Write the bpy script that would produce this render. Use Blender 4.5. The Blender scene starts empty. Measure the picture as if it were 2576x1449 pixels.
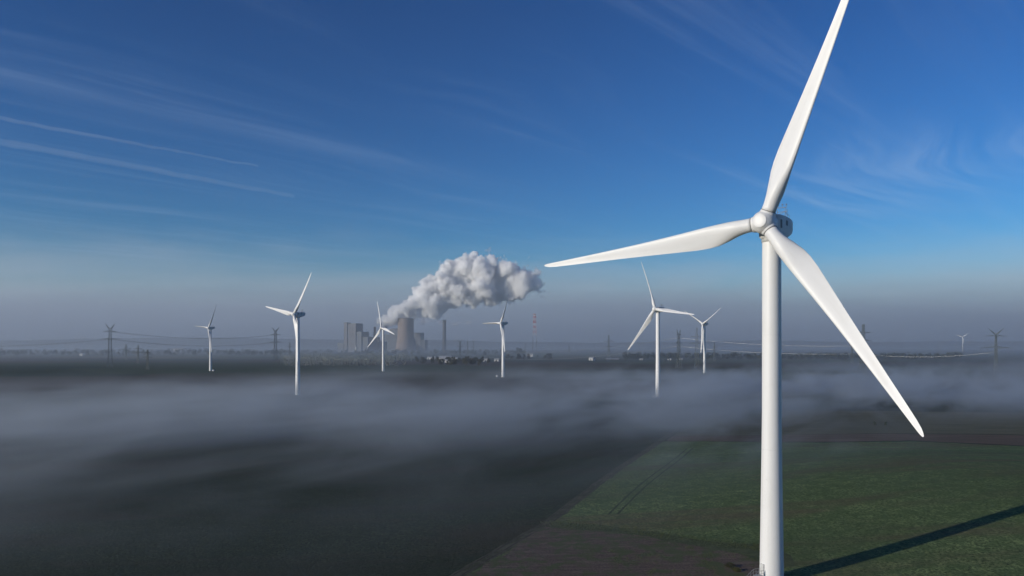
import bpy, bmesh, math, random
from mathutils import Vector, Matrix, noise as mnoise

rnd = random.Random(7)
R = math.radians
sc = bpy.context.scene
COL = sc.collection
PI = math.pi

# ------------------------------------------------------------------ camera
CAM_H = 43.7
F = 2000.0 / 2576.0            # focal length in picture widths
cam = bpy.data.cameras.new("camera")
cam.sensor_width = 36.0
cam.lens = 36.0 * F
cam.shift_y = 139.5 / 2576.0
cam.clip_start = 0.5
cam.clip_end = 120000.0
cam_ob = bpy.data.objects.new("camera", cam)
cam_ob.location = (0, 0, CAM_H)
cam_ob.rotation_euler = (R(90), 0, 0)
COL.objects.link(cam_ob)
sc.camera = cam_ob


def gx(px, Y):                 # lateral distance of a bearing (in the survey's 2576-wide units) at depth Y
    return (px - 1288.0) / 2000.0 * Y


def gz(py, Y):
    return CAM_H - (py - 864.0) / 2000.0 * Y


# ------------------------------------------------------------------ render settings
sc.view_settings.view_transform = 'Standard'
sc.view_settings.look = 'None'
sc.view_settings.exposure = 0.0
sc.view_settings.gamma = 1.0
cy = sc.cycles
cy.use_adaptive_sampling = True
cy.adaptive_threshold = 0.03
cy.max_bounces = 20
cy.diffuse_bounces = 3
cy.glossy_bounces = 2
cy.volume_bounces = 18
cy.transparent_max_bounces = 48
cy.volume_max_steps = 256
cy.sample_clamp_indirect = 6.0
cy.caustics_reflective = False
cy.caustics_refractive = False
cy.use_denoising = True
try:
    cy.denoiser = 'OPENIMAGEDENOISE'
    cy.denoising_input_passes = 'RGB_ALBEDO_NORMAL'
except Exception:
    pass

# ------------------------------------------------------------------ mesh helpers


class MB:
    def __init__(s):
        s.v = []
        s.f = []
        s.sm = []

    def add(s, vs, fs, smooth=False):
        o = len(s.v)
        s.v += [tuple(p) for p in vs]
        for f in fs:
            s.f.append(tuple(i + o for i in f))
            s.sm.append(smooth)
        return s

    def box(s, x0, x1, y0, y1, z0, z1, rz=0.0, c=None):
        vs = [(x, y, z) for z in (z0, z1) for x, y in ((x0, y0), (x1, y0), (x1, y1), (x0, y1))]
        if rz:
            c = c or ((x0 + x1) / 2, (y0 + y1) / 2)
            ca, sa = math.cos(rz), math.sin(rz)
            vs = [(c[0] + (x - c[0]) * ca - (y - c[1]) * sa, c[1] + (x - c[0]) * sa + (y - c[1]) * ca, z) for x, y, z in vs]
        return s.add(vs, [(3, 2, 1, 0), (4, 5, 6, 7), (0, 1, 5, 4), (1, 2, 6, 5), (2, 3, 7, 6), (3, 0, 4, 7)])

    def rings(s, rings, closed=True, cap0=True, cap1=True, smooth=True):
        o = len(s.v)
        n = len(rings[0])
        for r in rings:
            s.v += [tuple(p) for p in r]
        for k in range(len(rings) - 1):
            for i in range(n if closed else n - 1):
                j = (i + 1) % n
                s.f.append((o + k * n + i, o + k * n + j, o + (k + 1) * n + j, o + (k + 1) * n + i))
                s.sm.append(smooth)
        if cap0:
            s.f.append(tuple(o + i for i in reversed(range(n))))
            s.sm.append(False)
        if cap1:
            s.f.append(tuple(o + (len(rings) - 1) * n + i for i in range(n)))
            s.sm.append(False)
        return s

    def lathe(s, prof, n=32, c=(0, 0, 0), axis='Z', cap0=True, cap1=True, smooth=True, phase=0.0):
        rr = []
        for r, h in prof:
            ring = []
            for i in range(n):
                a = 2 * PI * i / n + phase
                p = (r * math.cos(a), r * math.sin(a), h)
                if axis == 'Y':
                    p = (p[0], h, -p[1])
                elif axis == 'X':
                    p = (h, p[0], p[1])
                ring.append((p[0] + c[0], p[1] + c[1], p[2] + c[2]))
            rr.append(ring)
        return s.rings(rr, True, cap0, cap1, smooth)

    def bar(s, a, b, r=0.05, n=4, r2=None):
        a, b = Vector(a), Vector(b)
        d = b - a
        if d.length < 1e-6:
            return s
        d.normalize()
        up = Vector((0, 0, 1)) if abs(d.z) < 0.95 else Vector((1, 0, 0))
        u = d.cross(up).normalized()
        w = d.cross(u)
        r2 = r if r2 is None else r2
        ra = [a + (u * math.cos(t) + w * math.sin(t)) * r for t in [2 * PI * (i + .5) / n for i in range(n)]]
        rb = [b + (u * math.cos(t) + w * math.sin(t)) * r2 for t in [2 * PI * (i + .5) / n for i in range(n)]]
        return s.rings([ra, rb], True, True, True, n > 6)

    def tube(s, pts, r, n=6):
        rr = []
        for i, p in enumerate(pts):
            p = Vector(p)
            d = (Vector(pts[min(i + 1, len(pts) - 1)]) - Vector(pts[max(i - 1, 0)])).normalized()
            up = Vector((0, 0, 1)) if abs(d.z) < 0.95 else Vector((1, 0, 0))
            u = d.cross(up).normalized()
            w = d.cross(u)
            q = r(i / (len(pts) - 1)) if callable(r) else r
            rr.append([p + (u * math.cos(t) + w * math.sin(t)) * q for t in [2 * PI * k / n for k in range(n)]])
        return s.rings(rr, True, True, True, True)

    def mesh(s, name):
        me = bpy.data.meshes.new(name)
        me.from_pydata(s.v, [], s.f)
        me.polygons.foreach_set("use_smooth", s.sm)
        bm = bmesh.new()
        bm.from_mesh(me)
        bmesh.ops.recalc_face_normals(bm, faces=bm.faces)
        bm.to_mesh(me)
        bm.free()
        me.update()
        return me

    def build(s, name, mat=None, parent=None):
        me = s.mesh(name)
        if mat:
            me.materials.append(mat)
        return link(name, me, parent)


def link(name, data, parent=None):
    o = bpy.data.objects.new(name, data)
    COL.objects.link(o)
    if parent:
        o.parent = parent
    return o


def thing(name, label, cat, loc=(0, 0, 0), rz=0.0, group=None):
    o = link(name, None)
    o.empty_display_size = 2
    o.location = loc
    o.rotation_euler = (0, 0, rz)
    return tag(o, label, cat, group)


def tag(o, label=None, cat=None, group=None, kind=None):
    if label:
        o['label'] = label
    if cat:
        o['category'] = cat
    if group:
        o['group'] = group
    if kind:
        o['kind'] = kind
    return o


def kids(o):
    return [c for c in COL.objects if c.parent == o]


def dup(root, loc, rz, label, group=None, scale=1.0):
    r = root.copy()
    COL.objects.link(r)
    r.location = loc
    r.rotation_euler = (0, 0, rz)
    r.scale = (scale,) * 3
    r['label'] = label
    if group:
        r['group'] = group
    for ch in kids(root):
        c = ch.copy()
        COL.objects.link(c)
        c.parent = r
        for g in kids(ch):
            d = g.copy()
            COL.objects.link(d)
            d.parent = c
    return r


# ------------------------------------------------------------------ node helpers


class NT:
    def __init__(s, tree):
        s.t = tree
        s.t.nodes.clear()

    def n(s, typ, **kw):
        nd = s.t.nodes.new(typ)
        for k, v in kw.items():
            setattr(nd, k, v)
        return nd

    def put(s, sock, v):
        if hasattr(v, 'is_output') or isinstance(v, bpy.types.NodeSocket):
            s.t.links.new(v, sock)
        elif v is not None:
            sock.default_value = v

    def m(s, op, a, b=None, c=None, clamp=False):
        nd = s.n('ShaderNodeMath', operation=op, use_clamp=clamp)
        for i, v in enumerate((a, b, c)):
            s.put(nd.inputs[i], v)
        return nd.outputs[0]

    def lin(s, x, a, b, t0=0.0, t1=1.0, smooth=True):
        nd = s.n('ShaderNodeMapRange', interpolation_type='SMOOTHSTEP' if smooth else 'LINEAR', clamp=True)
        for i, v in enumerate((x, a, b, t0, t1)):
            s.put(nd.inputs[i], v)
        return nd.outputs[0]

    def mix(s, f, a, b, mode='MIX'):
        nd = s.n('ShaderNodeMix', data_type='RGBA', blend_type=mode)
        s.put(nd.inputs[0], f)
        s.put(nd.inputs[6], a)
        s.put(nd.inputs[7], b)
        return nd.outputs[2]

    def noise(s, vec, scale, detail=2.0, rough=0.5, dist=0.0, dim='3D'):
        nd = s.n('ShaderNodeTexNoise', noise_dimensions=dim)
        if vec is not None:
            s.put(nd.inputs['Vector'], vec)
        s.put(nd.inputs['Scale'], scale)
        nd.inputs['Detail'].default_value = detail
        nd.inputs['Roughness'].default_value = rough
        nd.inputs['Distortion'].default_value = dist
        return nd.outputs[0]

    def map(s, vec, loc=(0, 0, 0), rot=(0, 0, 0), scale=(1, 1, 1)):
        nd = s.n('ShaderNodeMapping')
        s.put(nd.inputs[0], vec)
        nd.inputs[1].default_value = loc
        nd.inputs[2].default_value = rot
        nd.inputs[3].default_value = scale
        return nd.outputs[0]

    def ramp(s, f, stops):
        nd = s.n('ShaderNodeValToRGB')
        el = nd.color_ramp.elements
        while len(el) < len(stops):
            el.new(0.5)
        for e, (p, c) in zip(el, stops):
            e.position = p
            e.color = (*c, 1)
        s.put(nd.inputs[0], f)
        return nd.outputs[0]

    def pos(s):
        return s.n('ShaderNodeNewGeometry').outputs['Position']

    def obj(s):
        return s.n('ShaderNodeTexCoord').outputs['Object']

    def xyz(s, v):
        nd = s.n('ShaderNodeSeparateXYZ')
        s.put(nd.inputs[0], v)
        return nd.outputs

    def surf(s, color, rough=0.5, metal=0.0, bump=None, bstr=0.3, bdist=0.1, spec=0.5):
        p = s.n('ShaderNodeBsdfPrincipled')
        s.put(p.inputs['Base Color'], color if not isinstance(color, tuple) else (*color[:3], 1))
        s.put(p.inputs['Roughness'], rough)
        p.inputs['Metallic'].default_value = metal
        p.inputs['Specular IOR Level'].default_value = spec
        if bump is not None:
            b = s.n('ShaderNodeBump')
            b.inputs['Strength'].default_value = bstr
            b.inputs['Distance'].default_value = bdist
            s.put(b.inputs['Height'], bump)
            s.t.links.new(b.outputs[0], p.inputs['Normal'])
        o = s.n('ShaderNodeOutputMaterial')
        s.t.links.new(p.outputs[0], o.inputs['Surface'])
        return p

    def vol(s, color, density, g=0.0):
        p = s.n('ShaderNodeVolumePrincipled')
        s.put(p.inputs['Color'], (*color[:3], 1))
        s.put(p.inputs['Density'], density)
        p.inputs['Density Attribute'].default_value = ""
        p.inputs['Anisotropy'].default_value = g
        o = s.n('ShaderNodeOutputMaterial')
        s.t.links.new(p.outputs[0], o.inputs['Volume'])
        return p


def material(name):
    m = bpy.data.materials.new(name)
    m.use_nodes = True
    return m, NT(m.node_tree)


def plain(name, c, rough=0.6, metal=0.0, var=0.25, scale=0.5, spec=0.5):
    m, t = material(name)
    n = t.noise(t.obj(), scale, 4, 0.6)
    c2 = tuple(max(0.0, v * (1 - var)) for v in c)
    t.surf(t.mix(t.lin(n, 0.3, 0.7), (*c2, 1), (*c, 1)), rough, metal, spec=spec)
    return m


# ------------------------------------------------------------------ materials
def white_paint():
    m, t = material("white_turbine_paint")
    o = t.obj()
    streak = t.noise(t.map(o, scale=(1.2, 1.2, 0.06)), 1.0, 5, 0.6)
    blot = t.noise(o, 0.35, 4, 0.6)
    c = t.mix(t.m('MULTIPLY', t.lin(streak, 0.45, 0.8), 0.5), (0.80, 0.79, 0.775, 1), (0.68, 0.66, 0.62, 1))
    c = t.mix(t.m('MULTIPLY', t.lin(blot, 0.5, 0.75), 0.3), c, (0.66, 0.65, 0.62, 1))
    t.surf(c, 0.42, bump=blot, bstr=0.02, bdist=0.02, spec=0.35)
    return m


M = {}
M['white'] = white_paint()
M['nacelle'] = plain("nacelle_grey", (0.70, 0.70, 0.68), 0.5, 0, 0.2, 0.8)
M['dark'] = plain("dark_rubber", (0.05, 0.05, 0.055), 0.7, 0, 0.3, 2)
M['seal'] = plain("grey_seal", (0.22, 0.22, 0.22), 0.6, 0, 0.2, 2)
M['steel'] = plain("galvanised_steel", (0.36, 0.37, 0.38), 0.5, 0.3, 0.3, 3)
M['pylon'] = plain("pylon_steel", (0.14, 0.165, 0.165), 0.65, 0.1, 0.3, 0.4)
M['cable'] = plain("aluminium_cable", (0.46, 0.47, 0.48), 0.35, 0.5, 0.1, 1)
M['red'] = plain("mast_red", (0.52, 0.05, 0.04), 0.6, 0, 0.2, 1)
M['mastwhite'] = plain("mast_white", (0.72, 0.71, 0.69), 0.6, 0, 0.15, 1)
M['mastgrey'] = plain("mast_grey", (0.20, 0.20, 0.20), 0.6, 0.2, 0.2, 1)
M['wallwhite'] = plain("white_render", (0.56, 0.55, 0.53), 0.7, 0, 0.15, 0.3)
M['roofgrey'] = plain("sheet_roof", (0.50, 0.50, 0.51), 0.45, 0.2, 0.2, 0.2)
M['roofred'] = plain("tile_roof", (0.22, 0.09, 0.06), 0.8, 0, 0.3, 0.6)
M['brickbrown'] = plain("brown_brick", (0.16, 0.10, 0.075), 0.85, 0, 0.3, 0.3)
M['cladding'] = plain("plant_cladding", (0.115, 0.118, 0.135), 0.6, 0, 0.2, 0.02)
M['claddark'] = plain("plant_cladding_dark", (0.10, 0.115, 0.135), 0.6, 0, 0.2, 0.02)
M['glassy'] = plain("dark_window", (0.03, 0.04, 0.05), 0.2, 0, 0.2, 1)
M['bark'] = plain("bark", (0.07, 0.055, 0.045), 0.9, 0, 0.4, 2)


def leaf_mat(name, a, b, scale=0.35):
    m, t = material(name)
    n = t.noise(t.obj(), scale, 4, 0.7)
    t.surf(t.mix(t.lin(n, 0.3, 0.7), (*a, 1), (*b, 1)), 0.75, spec=0.25)
    return m


M['leaf'] = leaf_mat("autumn_leaves", (0.030, 0.040, 0.022), (0.065, 0.060, 0.032))
M['leafdark'] = leaf_mat("dark_leaves", (0.022, 0.034, 0.024), (0.045, 0.055, 0.032))
M['tuft'] = leaf_mat("rough_grass", (0.05, 0.066, 0.028), (0.085, 0.10, 0.045), 1.5)
M['shrub'] = leaf_mat("yellow_shrub_leaves", (0.05, 0.058, 0.02), (0.11, 0.105, 0.036), 3)


def concrete():
    m, t = material("tower_concrete")
    x, y, z = t.xyz(t.obj())
    band = t.m('SINE', t.m('MULTIPLY', z, 0.42))
    n = t.noise(t.map(t.obj(), scale=(1, 1, 0.15)), 0.05, 5, 0.6)
    c = t.mix(t.lin(n, 0.3, 0.75), (0.30, 0.235, 0.19, 1), (0.21, 0.165, 0.14, 1))
    c = t.mix(t.m('MULTIPLY', t.lin(band, 0.2, 1.0), 0.25), c, (0.24, 0.20, 0.18, 1))
    t.surf(c, 0.85)
    return m


M['concrete'] = concrete()


# ground materials -----------------------------------------------------------
def crop_color(t, p, g1, g2, soil, soil_amt, rows=None):
    """leafy crop: fine dark and light leaf clumps, broad patches, thin bare spots"""
    fine = t.noise(p, 1.7, 5, 0.72)
    mid = t.noise(p, 0.3, 3, 0.6)
    big = t.noise(t.map(t.map(p, rot=(0, 0, -0.1)), scale=(0.22, 1, 1)), 0.045, 4, 0.6, 0.8)
    tone = t.noise(t.map(t.map(p, rot=(0, 0, -0.1)), scale=(0.12, 1, 1)), 0.03, 3, 0.55, 0.4)
    c = t.mix(t.lin(fine, 0.32, 0.68), (*[v * 0.3 for v in g1], 1), (*g2, 1))
    c = t.mix(t.m('MULTIPLY', t.lin(mid, 0.38, 0.62), 0.65), c, (*g1, 1))
    bare = t.lin(t.m('ADD', t.m('MULTIPLY', big, 0.8), t.m('MULTIPLY', fine, 0.25)), 0.50, 0.66)
    c = t.mix(t.m('MULTIPLY', bare, soil_amt), c, (*soil, 1))
    c = t.mix(t.m('MULTIPLY', t.lin(tone, .4, .6), .35), c, (*[v * .75 for v in g1], 1))
    h = t.m('ADD', fine, t.m('MULTIPLY', mid, 0.8))
    return c, h


def ground_mat():
    m, t = material("open_farmland")
    p = t.pos()
    c, h = crop_color(t, p, (0.026, 0.038, 0.022), (0.072, 0.088, 0.048), (0.055, 0.044, 0.032), 0.6)
    # patchwork of far fields
    pm = t.map(p, rot=(0, 0, R(-19)), scale=(1 / 520.0, 1 / 230.0, 0))
    vo = t.n('ShaderNodeTexVoronoi', voronoi_dimensions='2D', distance='CHEBYCHEV')
    t.put(vo.inputs['Vector'], pm)
    vo.inputs['Scale'].default_value = 1.0
    vo.inputs['Randomness'].default_value = 0.75
    hue = t.xyz(vo.outputs['Color'])[0]
    fields = t.ramp(hue, [(0.0, (0.024, 0.046, 0.030)), (0.25, (0.060, 0.084, 0.042)), (0.45, (0.070, 0.055, 0.046)), (0.62, (0.034, 0.070, 0.036)),
                          (0.8, (0.120, 0.112, 0.074)), (1.0, (0.036, 0.030, 0.034))])
    var = t.noise(p, 0.02, 4, 0.6)
    fields = t.mix(t.m('MULTIPLY', t.lin(var, 0.3, 0.7), 0.35), fields, (0.03, 0.036, 0.028, 1))
    y = t.xyz(p)[1]
    c = t.mix(t.lin(y, 420, 640), c, fields)
    t.surf(c, 0.95, bump=h, bstr=0.6, bdist=0.25, spec=0.1)
    return m


def field_mat():
    m, t = material("green_crop")
    p = t.pos()
    c, h = crop_color(t, p, (0.060, 0.098, 0.034), (0.240, 0.305, 0.112), (0.115, 0.074, 0.050), 0.6)
    t.surf(c, 0.9, bump=h, bstr=0.7, bdist=0.3, spec=0.15)
    return m


def strip_mat(name, a, b):
    m, t = material(name)
    p = t.pos()
    n = t.noise(t.map(p, rot=(0, 0, 0.06), scale=(0.08, 1, 1)), 0.35, 4, 0.6)
    f = t.noise(p, 1.5, 3, 0.7)
    c = t.mix(t.lin(t.m('ADD', t.m('MULTIPLY', n, 0.7), t.m('MULTIPLY', f, 0.3)), 0.35, 0.65), (*a, 1), (*b, 1))
    t.surf(c, 0.95, bump=f, bstr=0.5, bdist=0.15, spec=0.1)
    return m


def soil_mat():
    m, t = material("bare_soil_pad")
    p = t.pos()
    n = t.noise(p, 0.22, 5, 0.65, 0.6)
    f = t.noise(p, 2.6, 4, 0.7)
    rut = t.noise(t.map(p, rot=(0, 0, 0.5), scale=(0.12, 1.4, 1)), 0.8, 3, 0.6)
    c = t.mix(t.lin(f, 0.3, 0.7), (0.062, 0.045, 0.038, 1), (0.150, 0.112, 0.092, 1))
    c = t.mix(t.m('MULTIPLY', t.lin(rut, 0.45, 0.65), 0.4), c, (0.19, 0.15, 0.12, 1))
    c = t.mix(t.m('MULTIPLY', t.lin(n, 0.44, 0.60), 0.85), c, (0.072, 0.092, 0.040, 1))
    t.surf(c, 0.95, bump=t.m('ADD', f, rut), bstr=0.6, bdist=0.2, spec=0.1)
    return m


def grass_mat(name, a, b):
    m, t = material(name)
    p = t.pos()
    f = t.noise(p, 2.4, 4, 0.75)
    n = t.noise(p, 0.25, 4, 0.6)
    c = t.mix(t.lin(f, 0.3, 0.7), (*[v * 0.5 for v in a], 1), (*a, 1))
    c = t.mix(t.m('MULTIPLY', t.lin(n, 0.42, 0.62), 0.7), c, (*b, 1))
    t.surf(c, 0.9, bump=f, bstr=0.6, bdist=0.2, spec=0.15)
    return m


# ------------------------------------------------------------------ the setting
def terr(x, y):
    """the field right of the turbine swells into a low rounded rise"""
    return 9.0 * math.exp(-((x - 150) / 95.0) ** 2 - ((y - 215) / 85.0) ** 2)


def drape(bm, z, step=6.0):
    xs = [v.co.x for v in bm.verts]
    yv = [v.co.y for v in bm.verts]
    for k in range(int(max(min(xs), -40) // step), int(min(max(xs), 420) // step) + 1):
        bmesh.ops.bisect_plane(bm, geom=bm.verts[:] + bm.edges[:] + bm.faces[:], plane_co=(k * step, 0, 0), plane_no=(1, 0, 0))
    for k in range(int(max(min(yv), 60) // step), int(min(max(yv), 470) // step) + 1):
        bmesh.ops.bisect_plane(bm, geom=bm.verts[:] + bm.edges[:] + bm.faces[:], plane_co=(0, k * step, 0), plane_no=(0, 1, 0))
    for v in bm.verts:
        v.co.z = terr(v.co.x, v.co.y) + z


def sheet(name, pts, z, mat, kind='structure', wob=0.0, sub=1):
    """flat polygon laid on the ground, outline wobbled a little so that it reads as grown, not cut"""
    out = []
    n = len(pts)
    for i in range(n):
        a, b = Vector((*pts[i], 0)), Vector((*pts[(i + 1) % n], 0))
        k = max(1, int((b - a).length / sub)) if wob else 1
        for j in range(k):
            q = a.lerp(b, j / k)
            if wob:
                q += Vector((mnoise.noise(Vector((q.x * .13, q.y * .13, z * 9))), mnoise.noise(Vector((q.x * .13 + 50, q.y * .13, z * 9))), 0)) * wob
                q += Vector((mnoise.noise(Vector((q.x * .7, q.y * .7, z * 9))), mnoise.noise(Vector((q.x * .7 + 50, q.y * .7, z * 9))), 0)) * wob * .3
            out.append((q.x, q.y, z))
    bm = bmesh.new()
    vs = [bm.verts.new(q) for q in out]
    f = bm.faces.new(vs)
    bm.normal_update()
    if f.normal.z < 0:
        f.normal_flip()
    bmesh.ops.triangulate(bm, faces=[f])
    drape(bm, z * 2.5)
    me = bpy.data.meshes.new(name)
    bm.to_mesh(me)
    bm.free()
    me.materials.append(mat)
    o = link(name, me)
    tag(o, kind=kind)
    return o


g = MB()
gxs = [-13500, -3000, -800, -200] + [-42 + 6 * i for i in range(78)] + [600, 1400, 4000, 13500]
gys = [-1500, 0] + [60 + 6 * i for i in range(70)] + [700, 1200, 2500, 6000, 15500]
g.add([(x, y, terr(x, y)) for y in gys for x in gxs],
      [(j * len(gxs) + i, j * len(gxs) + i + 1, (j + 1) * len(gxs) + i + 1, (j + 1) * len(gxs) + i) for j in range(len(gys) - 1) for i in range(len(gxs) - 1)], True)
tag(g.build("ground", ground_mat()), kind='structure')


def ledge(Y):                   # x of the field boundary at depth Y
    pts = [(60, -42), (110, -24), (149.4, -9.9), (190, 8.7), (261, 33.6), (494, 115.5), (700, 188)]
    for (y0, x0), (y1, x1) in zip(pts, pts[1:]):
        if Y <= y1:
            return x0 + (x1 - x0) * (Y - y0) / (y1 - y0)
    return pts[-1][1]


ys = [100 + 12 * i for i in range(23)]
edge_pts = [(ledge(y) + 1.4, y) for y in ys if y <= 352]
field = sheet("field", edge_pts + [(ledge(352) + 20, 350), (135, 342), (175, 349), (212, 330), (320, 300), (420, 255), (420, 100)], 0.02, field_mat(), wob=1.3, sub=3)
# strips beyond the green field
sheet("brown_field", [(ledge(353) + 3, 353), (140, 346), (176, 353), (214, 334), (322, 304), (420, 262), (470, 330), (300, 372), (180, 384), (110, 374), (ledge(372) + 3, 374)], 0.024,
      strip_mat("brown_stubble", (0.085, 0.068, 0.052), (0.145, 0.108, 0.080)), wob=1.0, sub=5)
sheet("stubble_field", [(ledge(374) + 3, 375), (112, 375), (182, 386), (300, 374), (472, 332), (560, 420), (330, 500), (190, 520), (ledge(500) + 3, 500), (ledge(440) + 3, 440)], 0.022,
      strip_mat("olive_stubble", (0.080, 0.084, 0.052), (0.135, 0.128, 0.084)), wob=1.0, sub=5)

# track along the boundary: grassy bank with a beaten path
sheet("verge", [(ledge(y) - 1.5, y) for y in range(90, 560, 10)] + [(ledge(y) + 1.7, y) for y in range(559, 89, -10)], 0.028,
      grass_mat("track_grass", (0.070, 0.074, 0.040), (0.105, 0.098, 0.066)), wob=0.5, sub=3)
for dx, nm in ((-0.9, "track"), (0.75, "track")):
    sheet(nm, [(ledge(y) + dx - 0.22, y) for y in range(90, 560, 10)] + [(ledge(y) + dx + 0.22, y) for y in range(559, 89, -10)], 0.034,
          strip_mat("track_soil", (0.045, 0.040, 0.032), (0.10, 0.09, 0.072)), wob=0.2, sub=3)
# wheel marks in the crop
wheel = strip_mat("wheel_mark", (0.036, 0.050, 0.026), (0.064, 0.080, 0.042))
for dx in (0.0, 2.3):
    a = [(24 + dx + (y - 196) * 0.372 + 0.5 * math.sin(y * .05), y) for y in range(196, 330, 8)]
    sheet("tramline", [(x - 0.3, y) for x, y in a] + [(x + 0.3, y) for x, y in reversed(a)], 0.026, wheel, wob=0.15, sub=3)
# crane pad of bare soil beside the turbine, with its grassy rim
pad = [(ledge(120) + 2, 120), (ledge(150) + 2, 150), (ledge(170) + 2, 170), (6.8, 186.5), (22.9, 179.5), (32, 171.5), (40, 165), (46, 158), (49.5, 150), (51, 141), (50, 128), (46, 118)]
rim = [(ledge(186) + 1.6, 186), (9.5, 190.8), (23.3, 183.9), (33, 175.2), (45, 166.5), (53, 163.0), (55, 156), (53, 150), (49, 149), (45.5, 157.5), (39.5, 164.2), (31.6, 170.8), (22.5, 178.8), (6.4, 185.8)]
sheet("soil_pad", pad, 0.030, soil_mat(), wob=1.6, sub=2)
sheet("grass_rim", rim, 0.036, grass_mat("rim_grass", (0.078, 0.098, 0.045), (0.098, 0.105, 0.055)), wob=1.0, sub=2)


# low hills at the end of the plain
def hills():
    b = MB()
    nx, ny = 160, 10
    vs = []
    for j in range(ny + 1):
        for i in range(nx + 1):
            x = -9500 + 19000 * i / nx
            yy = 6600 + 3600 * j / ny
            e = math.sin(PI * j / ny) ** 0.8
            h = 46 + 46 * (0.5 + 0.5 * mnoise.noise(Vector((x * .0006, yy * .0004, 3)))) + 10 * mnoise.noise(Vector((x * .003, yy * .002, 8)))
            h += 34 * math.exp(-((x + 3300) / 1500) ** 2) + 20 * math.exp(-((x + 900) / 700) ** 2)
            vs.append((x, yy, -2 + h * e))
    fs = [(j * (nx + 1) + i, j * (nx + 1) + i + 1, (j + 1) * (nx + 1) + i + 1, (j + 1) * (nx + 1) + i) for j in range(ny) for i in range(nx)]
    b.add(vs, fs, True)
    m, t = material("far_hills")
    n = t.noise(t.pos(), 0.004, 5, 0.65)
    t.surf(t.mix(t.lin(n, 0.4, 0.6), (0.022, 0.032, 0.026, 1), (0.05, 0.056, 0.038, 1)), 0.95, spec=0.1)
    tag(b.build("hills", m), kind='structure')


hills()


# ------------------------------------------------------------------ wind turbines
ROTOR = 44.6


def interp(tab, x):
    for (x0, *a), (x1, *b) in zip(tab, tab[1:]):
        if x <= x1:
            k = (x - x0) / (x1 - x0)
            k = max(0.0, k)
            return [p + (q - p) * k for p, q in zip(a, b)]
    return list(tab[-1][1:])


def blade_mesh():
    # r, chord, thickness ratio, twist (deg), axis share from the leading edge, circle blend
    tab = [(2.05, 2.45, 1.0, 16, .50, 1.0), (3.2, 2.45, 1.0, 16, .50, 1.0), (4.6, 2.75, .82, 15.5, .47, .8), (6.5, 3.40, .58, 14, .40, .42),
           (8.5, 3.86, .42, 12, .345, .15), (10.2, 3.95, .35, 10.5, .325, .03), (12.5, 3.80, .30, 9, .31, 0), (16, 3.36, .26, 6.8, .30, 0), (22, 2.66, .22, 4.2, .29, 0),
           (28, 2.08, .20, 2.3, .29, 0), (34, 1.58, .18, 1.0, .29, 0), (39, 1.20, .13, 0.2, .29, 0), (42, .96, .165, 0, .30, 0), (43.4, .76, .16, 0, .33, 0),
           (44.1, .52, .16, 0, .38, 0), (44.45, .30, .16, 0, .42, 0), (44.6, .10, .16, 0, .45, 0)]
    rs = [2.05, 2.6, 3.2, 3.9, 4.6, 5.5, 6.5, 7.5, 8.5, 9.4, 10.2, 11.3, 12.5, 14.2, 16, 19, 22, 25, 28, 31, 34, 36.5, 39, 40.8, 42, 42.8, 43.4, 43.8, 44.1, 44.3, 44.45, 44.54, 44.6]
    n = 40
    rings = []
    for r in rs:
        c, th, tw, ax, cb = interp(tab, r)
        ring = []
        tw = R(tw)
        pre = -1.9 * (max(0, r - 6) / 38.6) ** 2            # tip bends toward the wind
        for i in range(n):
            a = 2 * PI * i / n
            xc = 0.5 * (1 - math.cos(a))                    # 0 leading edge .. 1 trailing edge
            yt = 5 * th * (0.2969 * math.sqrt(max(xc, 0)) - 0.1260 * xc - 0.3516 * xc ** 2 + 0.2843 * xc ** 3 - 0.1036 * xc ** 4)
            camb = 0.05 * (1 - cb) * 4 * xc * (1 - xc)
            sgn = 1 if a < PI else -1
            ya = camb + sgn * yt
            yc = 0.5 * math.sin(a)                          # the round root
            yy = ya * (1 - cb) + yc * cb
            X = (ax - xc) * c
            Y = yy * c
            Xr = X * math.cos(tw) + Y * math.sin(tw)
            Yr = -X * math.sin(tw) + Y * math.cos(tw)
            ring.append((Xr, Yr + pre, r))
        rings.append(ring)
    b = MB()
    b.rings(rings, True, True, True, True)
    me = b.mesh("blade")
    me.materials.append(M['white'])
    return me


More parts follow.
